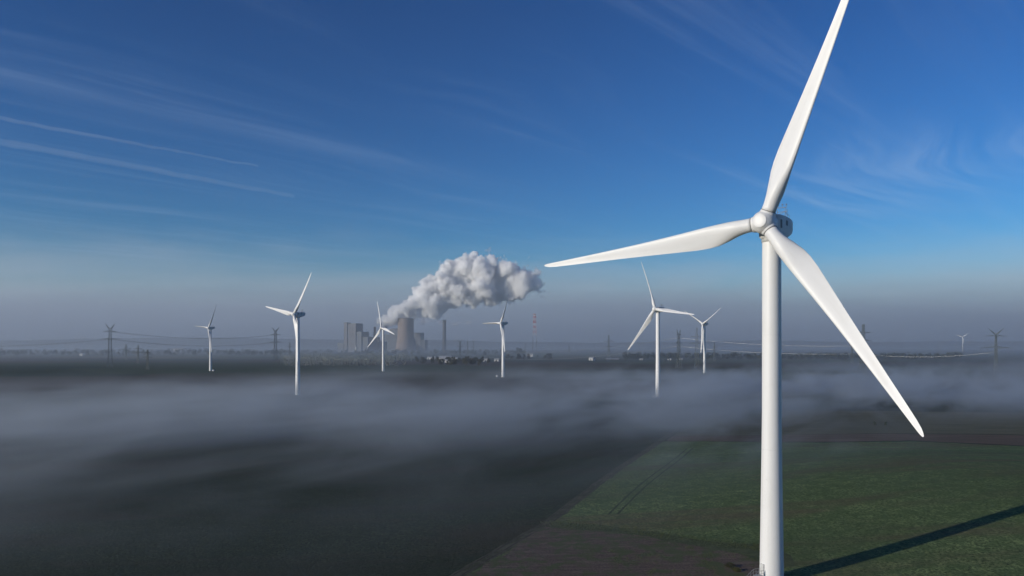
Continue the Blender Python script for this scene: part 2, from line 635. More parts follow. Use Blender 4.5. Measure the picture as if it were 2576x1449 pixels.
def make_parts():
    P = {}
    P['blade'] = blade_mesh()
    # collar: the dark gap with a pale rain ring at the blade root
    b = MB()
    b.lathe([(1.27, 2.02), (1.30, 2.04), (1.30, 2.12), (1.27, 2.14)], 40, cap0=True, cap1=True)
    P['root_collar'] = b.mesh("root_collar")
    P['root_collar'].materials.append(M['seal'])
    b = MB()                                                # small stencilled marks near the root, on the front skin
    for x0, z0, w, h in ((-.10, 4.2, .10, .55), (.04, 4.95, .08, .5)):
        b.box(x0, x0 + w, -1.262, -1.23, z0, z0 + h)
    P['marking'] = b.mesh("marking")
    P['marking'].materials.append(M['seal'])
    # hub: rounded three-armed spinner
    b = MB()
    prof = [(0.05, -1.95), (.9, -1.93), (1.3, -1.84), (1.36, -1.74), (1.45, -1.62), (1.78, -1.2), (1.98, -.6), (2.04, 0), (2.02, .7), (1.92, 1.35), (1.9, 1.75)]
    b.lathe(prof, 48, axis='Y')
    for k in range(3):
        t = R(67) + k * 2 * PI / 3
        d = Vector((math.cos(t), 0, math.sin(t)))
        u = Vector((-math.sin(t), 0, math.cos(t)))
        w = Vector((0, 1, 0))
        rr = []
        for r, q in ((1.62, .6), (1.50, 1.3), (1.40, 1.7), (1.36, 2.02)):
            rr.append([d * q + (u * math.cos(a) + w * math.sin(a)) * r for a in [2 * PI * i / 40 for i in range(40)]])
        b.rings(rr, True, True, True, True)
    P['hub'] = b.mesh("hub")
    P['hub'].materials.append(M['white'])
    b = MB()
    b.lathe([(1.24, -1.955), (1.22, -2.0), (1.1, -2.05), (.55, -2.09), (.02, -2.10)], 40, axis='Y')
    P['nose_cap'] = b.mesh("nose_cap")
    P['nose_cap'].materials.append(M['white'])
    # nacelle: y runs from the hub to the tail, z up, origin in the hub centre
    b = MB()
    secs = [(1.75, 1.55, -2.1, 1.35, .9), (2.1, 1.75, -2.6, 1.6, .6), (3.4, 1.85, -2.7, 1.75, .45), (5.4, 1.85, -2.6, 1.8, .45), (7.4, 1.8, -2.0, 1.75, .5), (9.2, 1.7, -1.35, 1.62, .5),
            (9.9, 1.55, -.8, 1.45, .5), (10.2, 1.3, -.45, 1.2, .4)]
    rr = []
    for y, w, z0, z1, rad in secs:
        ring = []
        for cx, cz, a0 in ((w - rad, z1 - rad, 0), (-w + rad, z1 - rad, 90), (-w + rad, z0 + rad, 180), (w - rad, z0 + rad, 270)):
            for k in range(5):
                a = R(a0 + k * 22.5)
                ring.append((cx + rad * math.cos(a), y, cz + rad * math.sin(a)))
        rr.append(ring)
    b.rings(rr, True, True, True, True)
    b.lathe([(1.75, -3.1), (1.75, -2.2), (1.72, -1.7)], 32, c=(0, 3.6, 0))      # yaw bearing
    P['nacelle'] = b.mesh("nacelle")
    P['nacelle'].materials.append(M['nacelle'])
    for s, tail in ((-1, '_far'), (1, '_near')):             # louvred vent and service hatch on each flank
        b = MB()
        b.box(s * 1.84 - .03, s * 1.84 + .03, 3.0, 3.7, -.75, .8)
        for k in range(6):
            b.box(s * 1.87 - .04, s * 1.87 + .04, 3.0, 3.7, -.72 + k * .25, -.62 + k * .25)
        P['side_vent' + tail] = b.mesh("side_vent")
        P['side_vent' + tail].materials.append(M['seal'])
        b = MB()
        b.box(s * 1.84 - .04, s * 1.84 + .04, 5.6, 6.5, .0, .9)
        P['side_hatch' + tail] = b.mesh("side_hatch")
        P['side_hatch' + tail].materials.append(M['seal'])
    b = MB()                                                # sensor frame on the roof
    for x in (-.9, .9):
        b.bar((x, 7.8, 1.7), (x, 7.8, 3.7), .05, 6)
        b.bar((x, 8.7, 1.6), (x, 8.7, 3.4), .05, 6)
        b.bar((x, 7.8, 2.7), (x, 8.7, 2.6), .04, 6)
    b.bar((-1.2, 7.8, 3.6), (1.2, 7.8, 3.6), .05, 6)
    b.bar((-.9, 8.7, 3.0), (.9, 8.7, 3.0), .04, 6)
    b.bar((-.9, 7.8, 2.2), (.9, 7.8, 2.9), .04, 6)
    for x in (-1.1, -.4, .4, 1.1):
        b.bar((x, 7.8, 3.6), (x, 7.8, 4.1), .035, 6)
        b.lathe([(.03, 4.05), (.16, 4.08), (.16, 4.2), (.03, 4.24)], 8, c=(x, 7.8, 0))
    P['wind_sensor_frame'] = b.mesh("wind_sensor_frame")
    P['wind_sensor_frame'].materials.append(M['seal'])
    b = MB()
    b.tube([(.9 + 0 * k, 9.4 + .75 * math.cos(R(k * 20)), 2.0 + .45 * math.sin(R(k * 20))) for k in range(-3, 13)], .045, 6)
    P['hoist_ring'] = b.mesh("hoist_ring")
    P['hoist_ring'].materials.append(M['steel'])
    b = MB()
    b.lathe([(.2, 1.7), (.2, 2.0), (.14, 2.12), (.03, 2.15)], 12, c=(0, 6.8, 0))
    P['warning_lamp'] = b.mesh("warning_lamp")
    P['warning_lamp'].materials.append(M['red'])
    return P


PARTS = make_parts()


def turbine(label, X, Y, hub_z, psi, phi, radius, cone, tilt=4.0, base_z=0.0, pitch=0.0):
    if base_z == 0.0:                                       # X, Y locate the hub; the tower stands behind it
        X, Y = X + 3.6 * math.sin(R(psi)), Y + 3.6 * math.cos(R(psi))
    root = thing("wind_turbine", label, "wind turbine", (X, Y, base_z), -R(psi), "white wind turbines rising out of the ground fog")
    hub = Vector((0, -3.6, hub_z))
    top = hub_z - 2.85
    b = MB()
    n = 48
    b.lathe([(2.2, 0), (2.2, .25), (2.1, .26), (2.1, .5), (1.98, 8), (1.86, 16), (1.75, 23.5), (1.67, 30.5), (1.66, 44), (1.64, top - .3), (1.64, top)], n)
    b.build("tower", M['white'], root)
    tw = [c for c in kids(root)][-1]
    for z, r in ((23.5, 1.75), (43.9, 1.66)):
        b = MB()
        b.lathe([(r - .02, z - .03), (r + .006, z - .02), (r + .006, z + .02), (r - .02, z + .03)], n)
        b.build("flange_seam", M['nacelle'], tw)
    b = MB()
    b.lathe([(1.66, top - .02), (1.66, top + .3)], n)
    b.build("yaw_ring", M['dark'], tw)
    nac = link("nacelle", PARTS['nacelle'], root)
    nac.location = hub
    for k in ('side_vent_far', 'side_vent_near', 'side_hatch_far', 'side_hatch_near', 'wind_sensor_frame', 'hoist_ring', 'warning_lamp'):
        link(k.replace('_far', '').replace('_near', ''), PARTS[k], nac)
    h = link("hub", PARTS['hub'], root)
    tm = Matrix.Rotation(-R(tilt), 4, 'X')
    base = R(67)
    h.matrix_local = Matrix.Translation(hub) @ tm @ Matrix.Rotation(-(R(phi) - base), 4, 'Y')
    link("nose_cap", PARTS['nose_cap'], h)
    s = radius / ROTOR
    for k in range(3):
        t = R(phi) + k * 2 * PI / 3
        sp = Vector((math.cos(t), 0, math.sin(t))) * math.cos(R(cone)) + Vector((0, -1, 0)) * math.sin(R(cone))
        le = Vector((math.sin(t), 0, -math.cos(t)))
        yy = sp.cross(le)
        mm = Matrix((le, yy, sp)).transposed().to_4x4()
        bl = link("blade", PARTS['blade'], root)
        bl.matrix_local = Matrix.Translation(hub) @ tm @ mm @ Matrix.Rotation(R(pitch), 4, 'Z') @ Matrix.Diagonal((1, 1, s, 1))
        link("root_collar", PARTS['root_collar'], bl)
        link("marking", PARTS['marking'], bl)
    return root


main_psi = 39.0
MX, MY = 46.45, 142.2
turbine("huge white wind turbine in the foreground with its tower foot at the field edge", MX, MY, 64.9 - terr(MX, MY), main_psi, 67.2, 44.6, 4.0, 3.5, terr(MX, MY))
turbine("small white wind turbine nearest the left edge, white kiosk beside its foot", -482, 1262, 68.4, 42.9, 53.5, 43.6, 0.5, pitch=-50)
turbine("white wind turbine left of the power plant, nacelle in profile, foot lost in fog", -184, 671, 68.5, 43.6, 49.8, 43.5, 1.5)
turbine("white wind turbine standing in front of the steaming cooling tower, one blade straight up", -204.7, 1245, 68.3, 47, 104.7, 43.6, 2.0, pitch=-8)
turbine("white wind turbine below the end of the steam plume, left blade pointing level", -14.7, 1029, 69.9, 59.5, 57.4, 43.3, 3.0, pitch=-50)
turbine("white wind turbine between the red mast and the huge turbine, one blade stretched right", 116.1, 646, 71.7, 52.5, 110.5, 43, 0.5, pitch=-35)
turbine("white wind turbine with blades in a Y, right of a larger one", 280.2, 1168, 72.5, 58, 30, 43, 1.0, pitch=-35)
turbine("tiny pale wind turbine far off near the right edge, beside the horned pylon", gx(2421.8, 4200), 4200, 77.5, 30, 38, 36, 1.0)


# steel stair to the tower door, railings, at the foot of the big turbine
def stair():
    r = thing("access_stair", "galvanised steel stair with railings against the foot of the huge turbine", "stair", (MX, MY, terr(MX, MY) - 1.0), R(-68))
    # local -Y points away from the tower, the stair climbs toward the tower
    b = MB()
    b.box(-.75, .75, -3.4, -2.12, 2.1, 2.18)
    for x in (-.7, .7):
        for y in (-3.35, -2.25):
            b.bar((x, y, 0), (x, y, 2.1), .05, 6)
    b.build("platform", M['steel'], r)
    b = MB()
    for k in range(11):
        b.box(-.6, .6, -3.5 - .27 * (k + 1), -3.5 - .27 * k, 2.0 - .19 * (k + 1), 2.04 - .19 * (k + 1))
    for x in (-.63, .63):
        b.bar((x, -3.4, 2.05), (x, -6.5, -.05), .07, 4)
    b.build("steps", M['steel'], r)
    for x in (-.7, .7):
        b = MB()
        b.bar((x, -2.2, 3.2), (x, -3.4, 3.2), .035, 6)
        b.bar((x, -3.4, 3.2), (x, -6.5, 1.05), .035, 6)
        b.bar((x, -2.2, 2.7), (x, -3.4, 2.7), .025, 6)
        b.bar((x, -3.4, 2.7), (x, -6.5, .55), .025, 6)
        for k in range(8):
            y = -2.3 - k * .58
            zt = 3.2 if y > -3.4 else 3.2 + (y + 3.4) * .6935
            b.bar((x, y, zt - 1.12), (x, y, zt), .03, 6)
        b.build("railing", M['steel'], r)
    b = MB()
    b.box(-.5, .5, -2.22, -1.9, 2.2, 4.2)
    b.build("door", M['nacelle'], r)


stair()


def kiosk(X, Y, label, w=2.4, h=2.2, rz=-.4):
    r = thing("transformer_kiosk", label, "kiosk", (X, Y, 0), rz, "white transformer kiosks beside turbine feet")
    b = MB()
    b.box(-w / 2, w / 2, -1.4, 1.4, 0, h)
    b.build("housing", M['wallwhite'], r)
    b = MB()
    b.add([(-w / 2 - .2, -1.6, h + .004), (w / 2 + .2, -1.6, h + .004), (w / 2 + .2, 1.6, h + .004), (-w / 2 - .2, 1.6, h + .004), (-w / 2 + .6, 0, h + .5), (w / 2 - .6, 0, h + .5)],
          [(0, 1, 5, 4), (1, 2, 5), (2, 3, 4, 5), (3, 0, 4), (3, 2, 1, 0)])
    b.build("roof", M['roofgrey'], r)
    b = MB()
    b.box(-.7, .7, -1.44, -1.39, .15, 1.9)
    b.build("door", M['steel'], r)


kiosk(gx(537, 1255), 1255, "small white kiosk right of the foot of the leftmost turbine")
kiosk(gx(1250, 1036), 1036, "small white kiosk left of the foot of the turbine below the plume")
kiosk(gx(1645, 640), 640, "small white kiosk in the fog beside the turbine right of the red mast")


# ------------------------------------------------------------------ pylons and lines
def pylon_parts(style, H, arms, base_w, body_w, r=.16, waist=None, panels=9):
    """returns the meshes of one lattice pylon. arms: (height, half length)"""
    out = []
    b = MB()
    bend = waist if waist is not None else H * .3

    def half(z):
        if z < bend:
            return base_w + (body_w - base_w) * (z / bend) ** .8
        return body_w + (body_w * .42 - body_w) * ((z - bend) / (H - bend))
    zt = H if style == 'peak' else H * .86
    zs = [0]
    for k in range(panels):
        zs.append(zt * ((k + 1) / panels) ** .92)
    for z0, z1 in zip(zs, zs[1:]):
        a, c = half(z0), half(z1)
        for sx, sy in ((1, 1), (1, -1), (-1, -1), (-1, 1)):
            b.bar((sx * a, sy * a, z0), (sx * c, sy * c, z1), r * 1.25)
        for (s0, s1) in (((1, 1), (-1, 1)), ((-1, 1), (-1, -1)), ((-1, -1), (1, -1)), ((1, -1), (1, 1))):
            b.bar((s0[0] * a, s0[1] * a, z0), (s1[0] * c, s1[1] * c, z1), r * .7)
            b.bar((s1[0] * a, s1[1] * a, z0), (s0[0] * c, s0[1] * c, z1), r * .7)
            b.bar((s0[0] * c, s0[1] * c, z1), (s1[0] * c, s1[1] * c, z1), r * .7)
    if style == 'peak':
        pass
    out.append(("lattice_body", b))
    for h, L in arms:
        b = MB()
        w = half(h)
        t = max(1.4, L * .13)
        for s in (-1, 1):
            tip = (s * L, 0, h + .25)
            for sy in (-1, 1):
                b.bar((s * w, sy * w, h), tip, r)
                b.bar((s * w, sy * w, h + t), tip, r)
                n = 5
                for k in range(n):
                    q0 = k / n
                    q1 = (k + 1) / n
                    lo = Vector((s * w, sy * w, h)).lerp(Vector(tip), q1)
                    hi = Vector((s * w, sy * w, h + t)).lerp(Vector(tip), q0)
                    b.bar(lo, hi, r * .6)
                    b.bar(lo, Vector((s * w, sy * w, h + t)).lerp(Vector(tip), q1), r * .6)
        out.append(("crossarm", b))
    if style == 'horn':
        hw = arms[0][1] * .72
        for s in (-1, 1):
            b = MB()
            w = half(zt)
            for sy in (-1, 1):
                b.bar((s * w, sy * w, zt), (s * hw, 0, H), r * 1.1)
                b.bar((-s * w * .2, sy * w, zt + .5), (s * hw, 0, H), r * .9)
                for k in range(5):
                    lo = Vector((s * w, sy * w, zt)).lerp(Vector((s * hw, 0, H)), (k + 1) / 6)
                    hi = Vector((-s * w * .2, sy * w, zt + .5)).lerp(Vector((s * hw, 0, H)), k / 6)
                    b.bar(lo, hi, r * .6)
            out.append(("horn", b))
    for h, L in arms:
        for s in (-1, 1):
            for q in (.55, 1.0):
                b = MB()
                b.bar((s * L * q, 0, h), (s * L * q, 0, h - 2.6), r * .75, 5)
                out.append(("insulator", b))
    return out


PY = {}


def pylon(key, px, Y, style, top, arms, label, base_w=4.5, body_w=2.6, rz=0.0, r=.16, waist=None, panels=9, mat='pylon'):
    """top and arm heights read as bearings at the pylon's own distance"""
    H = gz(top, Y)
    am = [(gz(ay, Y), hl) for ay, hl in arms]
    root = thing("power_pylon", label, "pylon", (gx(px, Y), Y, 0), rz, "steel lattice power pylons across the plain")
    for nm, b in pylon_parts(style, H, am, base_w, body_w, r, waist, panels):
        b.build(nm, M[mat] if nm != "insulator" else M['seal'], root)
    PY[key] = (gx(px, Y), Y, am, rz)
    return root


pylon('a', 277, 1450, 'horn', 814, [(834, 11), (853, 14)], "dark pylon with two horns at far left, rising above the misty woods", rz=.3, r=.19, body_w=2.9)
pylon('b', 693, 2000, 'horn', 823, [(842, 12), (861, 15)], "horned lattice pylon left of the turbine whose foot is lost in fog", rz=.5, r=.28, body_w=3.4)
pylon('b2', 729, 2300, 'peak', 861, [(872, 7)], "thin low pylon hidden between the horned pylon and a turbine tower", r=.2, body_w=1.6, base_w=2.4)
pylon('c', 1157.5, 2300, 'horn', 855.4, [(872, 9.5), (886, 14)], "short horned pylon behind the white farm sheds, right of the tall chimney", rz=.35, r=.26, body_w=2.2, waist=14)
pylon('c2', 1176, 2380, 'peak', 857, [(871, 6), (884, 8)], "thin pylon just right of the short horned pylon by the farm", r=.2, body_w=1.5, base_w=2.6)
pylon('c3', 1191, 2600, 'peak', 856, [(873, 8)], "faint pylon with one dark crossarm, second right of the short horned pylon", r=.2, body_w=1.5, base_w=2.6)
pylon('m', 1321, 3300, 'peak', 863, [(874, 5), (879, 7)], "small distant pylon just left of the red and white mast", r=.24, body_w=1.6, base_w=3)
pylon('d', 1531.5, 2200, 'peak', 842.6, [(859, 15), (872, 13)], "faint tall peaked pylon between the red mast and the turbine to its right", rz=.2, r=.2, body_w=2.2)
pylon('d2', 1432, 3000, 'peak', 868, [(876, 10), (881, 9)], "tiny hazy pylon left of the bright tin shed", r=.22, body_w=1.8)
pylon('e', 1707.4, 1410, 'horn', 829, [(842.5, 5.4), (863, 7.2)], "slim horned pylon with splayed feet right of the turbine in the middle of the fog", rz=.3, r=.17, body_w=2.7, base_w=4.6, waist=16, panels=13)
pylon('f', 1752.8, 1410, 'peak', 825, [(847, 10.5), (864, 12)], "tall peaked pylon with wide arms behind the turbine with blades in a Y", rz=-.2, r=.17, body_w=2.8, base_w=4.4, panels=12)
pylon('f2', 1797, 1900, 'peak', 862, [(873, 6), (881, 7)], "low hazy pylon right of the turbine with blades in a Y", r=.17, body_w=1.6, base_w=3)
pylon('h', 2172, 1231, 'peak', 815.7, [(837, 12.3), (857, 13.5), (873, 12)], "tall pylon with three crossarms behind the lowest blade of the huge turbine", rz=.1, r=.17, body_w=2.9, base_w=6, waist=22, panels=12)
pylon('h2', 2143, 1700, 'peak', 858, [(869, 6), (890, 8)], "low pylon seen just left of the huge turbine's lowest blade", r=.17, body_w=1.6, base_w=3)
pylon('i', 2505.5, 1100, 'horn', 826, [(846, 13.5), (876, 19.5)], "wide horned pylon at the right edge sinking into the fog", rz=-.15, r=.17, body_w=1.5, base_w=2.6)
pylon('s1', 347.5, 1714, 'peak', 868, [(877, 9), (888, 13)], "small pylon with pale arms right of the dark horned pylon at far left", r=.2, body_w=1.4, base_w=2.4)
pylon('s2', 371.4, 1324, 'peak', 880, [(888, 5), (899, 9)], "lowest and nearest of the small pylons at far left", r=.17, body_w=1.3, base_w=2.2)
pylon('s3', 317, 2130, 'peak', 865, [(874, 6), (881, 7)], "small faint pylon just right of the dark horned pylon at far left", r=.22, body_w=1.4, base_w=2.4)


def span(ends, label, sag, r=.2, strands=2, half=6.0, mat='cable'):
    """one level of a line: a few conductors hanging side by side from a to b"""
    (x0, y0, z0), (x1, y1, z1) = ends
    mat = M[mat]
    root = thing("power_line", label, "power line", (x0, y0, z0), 0, "high voltage lines hanging between pylons")
    for k in range(strands):
        q = (k / max(1, strands - 1) - .5) * 2 * half if strands > 1 else 0
        pts = []
        for i in range(33):
            t = i / 32
            pts.append(((x1 - x0) * t + q * .55, (y1 - y0) * t + q * .85, (z1 - z0) * t - 4 * (sag + .5 * k) * t * (1 - t)))
        MBt = MB().tube(pts, r, 5)
        MBt.build("conductor", mat, root)


def at(px, py, Y):
    return (gx(px, Y), Y, gz(py, Y))


span((at(1157, 889, 2300), at(1706, 870.5, 1410)), "bright lower power lines between the short horned pylon and the slim one with splayed feet", 20, .10)
span((at(1157, 874, 2300), at(1706, 849.5, 1410)), "upper power lines sagging between the short horned pylon and the slim one with splayed feet", 20, .10)
span((at(1706, 870.5, 1410), at(2160, 890, 1231)), "bright lower power lines passing behind the huge turbine tower", 5, .10)
span((at(1706, 849.5, 1410), at(2160, 870, 1231)), "faint upper power lines passing behind the huge turbine tower", 5, .10)
span((at(2160, 890, 1231), at(2520, 884, 1100)), "power lines from the three armed pylon to the wide pylon at the right edge", 6, .08)
span((at(640, 907, 2150), at(1157, 889, 2300)), "pale lower power lines crossing the switchyard left of the farm", 8, .10)
span((at(277, 834, 1450), at(693, 842, 2000)), "upper power lines between the two horned pylons at left", 11, .13, mat='pylon')
span((at(277, 853, 1450), at(693, 861, 2000)), "lower power lines between the two horned pylons at left", 11, .13, mat='pylon')
span((at(-120, 872, 1500), at(277, 853, 1450)), "power lines running off the left edge from the dark horned pylon", 4, .13, mat='pylon')


# red and white radio mast
def mast():
    Y = 3000
    H = gz(788.5, Y)
    zb = gz(843.5, Y)
    r = thing("radio_mast", "red and white banded lattice mast on grey legs beyond the fog", "mast", (gx(1345, Y), Y, 0))
    n = 9
    for k in range(n):
        z0 = zb + (H - zb) * k / n
        z1 = zb + (H - zb) * (k + 1) / n
        w0 = 6.2 + (3.4 - 6.2) * k / n
        w1 = 6.2 + (3.4 - 6.2) * (k + 1) / n
        b = MB()
        for sx, sy in ((1, 1), (1, -1), (-1, -1), (-1, 1)):
            b.bar((sx * w0, sy * w0, z0), (sx * w1, sy * w1, z1), .75)
        for (s0, s1) in (((1, 1), (-1, 1)), ((-1, 1), (-1, -1)), ((-1, -1), (1, -1)), ((1, -1), (1, 1))):
            b.bar((s0[0] * w0, s0[1] * w0, z0), (s1[0] * w1, s1[1] * w1, z1), .5)
            b.bar((s1[0] * w0, s1[1] * w0, z0), (s0[0] * w1, s0[1] * w1, z1), .5)
        b.build("lattice_section", M['red'] if k % 2 else M['mastwhite'], r)
    b = MB()
    for z in (H - 4, H - 14, H - 26, H - 34):
        b.lathe([(5.4, z), (5.6, z + .4), (5.6, z + 2), (5.4, z + 2.2)], 10)
    b.build("antenna_platform", M['red'], r)
    b = MB()
    for sx, sy in ((1, 1), (1, -1), (-1, -1), (-1, 1)):
        b.bar((sx * 9, sy * 9, 0), (sx * 6.2, sy * 6.2, zb), .55)
    for k in range(6):
        z0 = zb * k / 6
        z1 = zb * (k + 1) / 6
        w0 = 9 - 2.8 * k / 6
        w1 = 9 - 2.8 * (k + 1) / 6
        for (s0, s1) in (((1, 1), (-1, 1)), ((-1, 1), (-1, -1)), ((-1, -1), (1, -1)), ((1, -1), (1, 1))):
            b.bar((s0[0] * w0, s0[1] * w0, z0), (s1[0] * w1, s1[1] * w1, z1), .18)
    b.build("leg_frame", M['mastgrey'], r)


mast()


# ------------------------------------------------------------------ power plant
PD = 4000.0


def pxm(cx):                     # survey column of the plant sketch -> metres
    return (838.5 + cx * .2344 - 1288) / 2000 * PD


def pzm(cy_):
    return CAM_H - (603.7 + cy_ * .2344 - 864) / 2000 * PD


def cooling_tower(label, X, Y, H, r0, rt, mat='concrete'):
    root = thing("cooling_tower", label, "cooling tower", (X, Y, 0))
    b = MB()
    prof = []
    zt = H * .74
    for k in range(30):
        z = 9 + (H - 9) * k / 29
        rw = rt * .965
        if z < zt:
            c = zt / math.sqrt((r0 / rw) ** 2 - 1)
            rr = rw * math.sqrt(1 + ((zt - z) / c) ** 2)
        else:
            rr = rw + (rt - rw) * ((z - zt) / (H - zt)) ** 1.6
        prof.append((rr, z))
    inner = [(r - 1.2, z) for r, z in reversed(prof)]
    b.lathe(prof + inner + [prof[0]], 72, cap0=False, cap1=False)
    b.build("shell", M[mat], root)
    b = MB()
    b.lathe([(rt - 1.5, H - 2.0), (rt + .5, H - 1.9), (rt + .5, H + .4), (rt - 1.5, H + .5), (rt - 1.5, H - 2.0)], 72, cap0=False, cap1=False)
    b.build("rim", M['claddark'], root)
    b = MB()
    n = 36
    for i in range(n):
        a0 = 2 * PI * i / n
        for da in (-PI / n, PI / n):
            b.bar(((r0 + 3) * math.cos(a0 + da), (r0 + 3) * math.sin(a0 + da), 0), ((r0 - .6) * math.cos(a0), (r0 - .6) * math.sin(a0), 9.6), .5)
    b.build("diagonal_column", M['concrete'], root)
    return root


CTX = pxm(777)
cooling_tower("great concrete cooling tower with the steam plume rising from its rim", CTX, PD, pzm(840), 56, 41)
cooling_tower("second cooling tower mostly hidden behind the dark boiler house, left of the great one", pxm(545), PD + 420, pzm(935), 44, 33)


def chimney(label, X, Y, H, r0, r1, mat, band):
    root = thing("chimney", label, "chimney", (X, Y, 0))
    b = MB()
    b.lathe([(r0, 0), (r0 + (r1 - r0) * .9, H * .92), (r1, H - 8), (r1 * .8, H - 8)], 32, cap1=True)
    b.build("shaft", M[mat], root)
    b = MB()
    b.lathe([(r1 * .7, H - 8), (r1 * 1.1, H - 7.9), (r1 * 1.1, H), (r1 * .75, H + .2), (r1 * .7, H - 6)], 32)
    b.build("chimney_crown", M[band], root)
    b = MB()
    for z in (H * .35, H * .65):
        b.lathe([(r0 - .5, z), (r0 + 1.2, z), (r0 + 1.2, z + 1.2), (r0 - .5, z + 1.2)], 24)
    b.build("gallery", M['claddark'], root)


chimney("tall grey chimney with a dark crown standing alone right of the cooling tower", pxm(1191), PD, pzm(858), 9.6, 8.6, 'cladding', 'claddark')
chimney("brown chimney between the stepped boiler house and the hidden boiler house", pxm(423), PD + 60, pzm(930), 7.2, 5.4, 'brickbrown', 'brickbrown')


def block(root, name, x0, x1, d, z, mat, y0=0.0):
    b = MB()
    b.box(x0, x1, y0, y0 + d, 0, z)
    return b.build(name, M[mat], root)


def boiler_house(label, X, Y, rz, parts, stripes):
    root = thing("boiler_house", label, "power plant", (X, Y, 0), rz)
    for nm, x0, x1, y0, d, z, mat in parts:
        o = block(root, nm, x0, x1, d, z, mat, y0)
    for x0, x1, y, z0, z1 in stripes:
        b = MB()
        b.box(x0, x1, y - .6, y + .6, z0, z1)
        b.build("louvre_band", M['claddark'], root)
    return root


boiler_house("tall stepped boiler house with a narrow stair tower at the left of the power plant", pxm(120), PD, R(-28),
             [("stair_tower", 0, 20, -4, 30, pzm(885), 'cladding'), ("main_wall", 20.3, 72, 0, 56, pzm(897), 'cladding'), ("rear_annex", 72.3, 104, 4, 60, pzm(985), 'claddark'),
              ("filter_house", 104.3, 140, 10, 50, pzm(1040), 'claddark'), ("turbine_hall", -40, -.3, -6, 60, 46, 'claddark')],
             [(24, 68, -.3, 120, 123), (44, 52, -.3, 128, 134), (44, 52, -.3, 108, 114), (44, 52, -.3, 88, 94), (24, 68, -.3, 60, 62)])
boiler_house("dark boiler house behind the turbine, left of the great cooling tower", pxm(548), PD + 160, R(-20),
             [("main_wall", 0, 52, 0, 60, pzm(955), 'claddark'), ("side_wing", -40, -.3, 4, 40, pzm(1010), 'claddark'), ("conveyor_house", 52.3, 70, 0, 40, pzm(1045), 'cladding')],
             [(6, 46, -.3, 80, 83), (6, 46, -.3, 50, 53)])
boiler_house("grey boiler block peeping out right behind the great cooling tower", pxm(835), PD + 120, R(-15),
             [("main_wall", 0, 36, 0, 50, pzm(992), 'cladding'), ("side_wing", 36.3, 58, 4, 40, pzm(1070), 'claddark')], [(4, 32, -.3, 70, 74)])
boiler_house("low brown works below the brown chimney of the power plant", pxm(395), PD + 20, R(-10),
             [("main_wall", 0, 34, 0, 40, pzm(1040), 'brickbrown'), ("side_wing", 34.3, 70, 5, 40, pzm(1090), 'claddark')], [(4, 30, -.3, 30, 33)])
b = thing("silo", "small white silo in front of the stepped boiler house", "silo", (gx(896, 3600), 3600, 0))
MB().lathe([(5, 0), (5, 26), (4.4, 29), (1, 31)], 24).build("shell", M['wallwhite'], b)
MB().lathe([(1.0, 30.5), (1.0, 33)], 12).build("vent_cap", M['steel'], b)


# ------------------------------------------------------------------ steam
def steam_material(name, dens, col=(1, 1, 1), g=0.25):
    m, t = material(name)
    t.vol(col, dens, g)
    return m


PLUME = [(700, 800, 70), (775, 825, 74), (790, 740, 90), (860, 680, 100), (870, 790, 66), (960, 620, 118), (980, 755, 88), (1060, 520, 125), (1080, 670, 128), (1110, 780, 62),
         (1180, 460, 126), (1200, 620, 138), (1190, 320, 78), (1300, 420, 165), (1330, 580, 142), (1345, 285, 98), (1460, 330, 155), (1470, 520, 165), (1600, 330, 140), (1610, 530, 152),
         (1740, 380, 146), (1760, 560, 132), (1850, 310, 108), (1880, 460, 146), (1900, 575, 92), (2000, 420, 122), (2030, 530, 100), (2120, 420, 104), (2160, 490, 76),
         (960, 800, 56), (1060, 805, 50), (1160, 735, 70), (1260, 670, 84), (720, 740, 60), (820, 640, 62), (905, 575, 70), (985, 465, 66), (1075, 400, 60), (1135, 360, 58), (1250, 270, 70), (1420, 210, 66), (1500, 205, 70), (1700, 260, 80), (1960, 330, 60), (1500, 640, 80), (1700, 640, 90), (1690, 460, 130), (1820, 400, 120), (1960, 500, 110), (2080, 480, 96), (1980, 590, 80), (655, 765, 74), (625, 835, 72), (568, 866, 58), (515, 884, 48), (505, 862, 44), (545, 900, 40), (600, 885, 50), (660, 878, 44)]


def icosphere(r, c, sub=2):
    bm = bmesh.new()
    bmesh.ops.create_icosphere(bm, subdivisions=sub, radius=r)
    vs = [tuple(v.co + Vector(c)) for v in bm.verts]
    fs = [tuple(v.index for v in f.verts) for f in bm.faces]
    bm.free()
    return vs, fs


ICO = {k: icosphere(1.0, (0, 0, 0), k) for k in (1, 2, 3)}


def puff(b, c, r, k=2):
    vs, fs = ICO[k]
    b.add([(c[0] + v[0] * r, c[1] + v[1] * r, c[2] + v[2] * r) for v in vs], fs, True)


def rdir():
    while True:
        v = Vector((rnd.uniform(-1, 1), rnd.uniform(-1, 1), rnd.uniform(-1, 1)))
        if .1 < v.length < 1:
            return v.normalized()


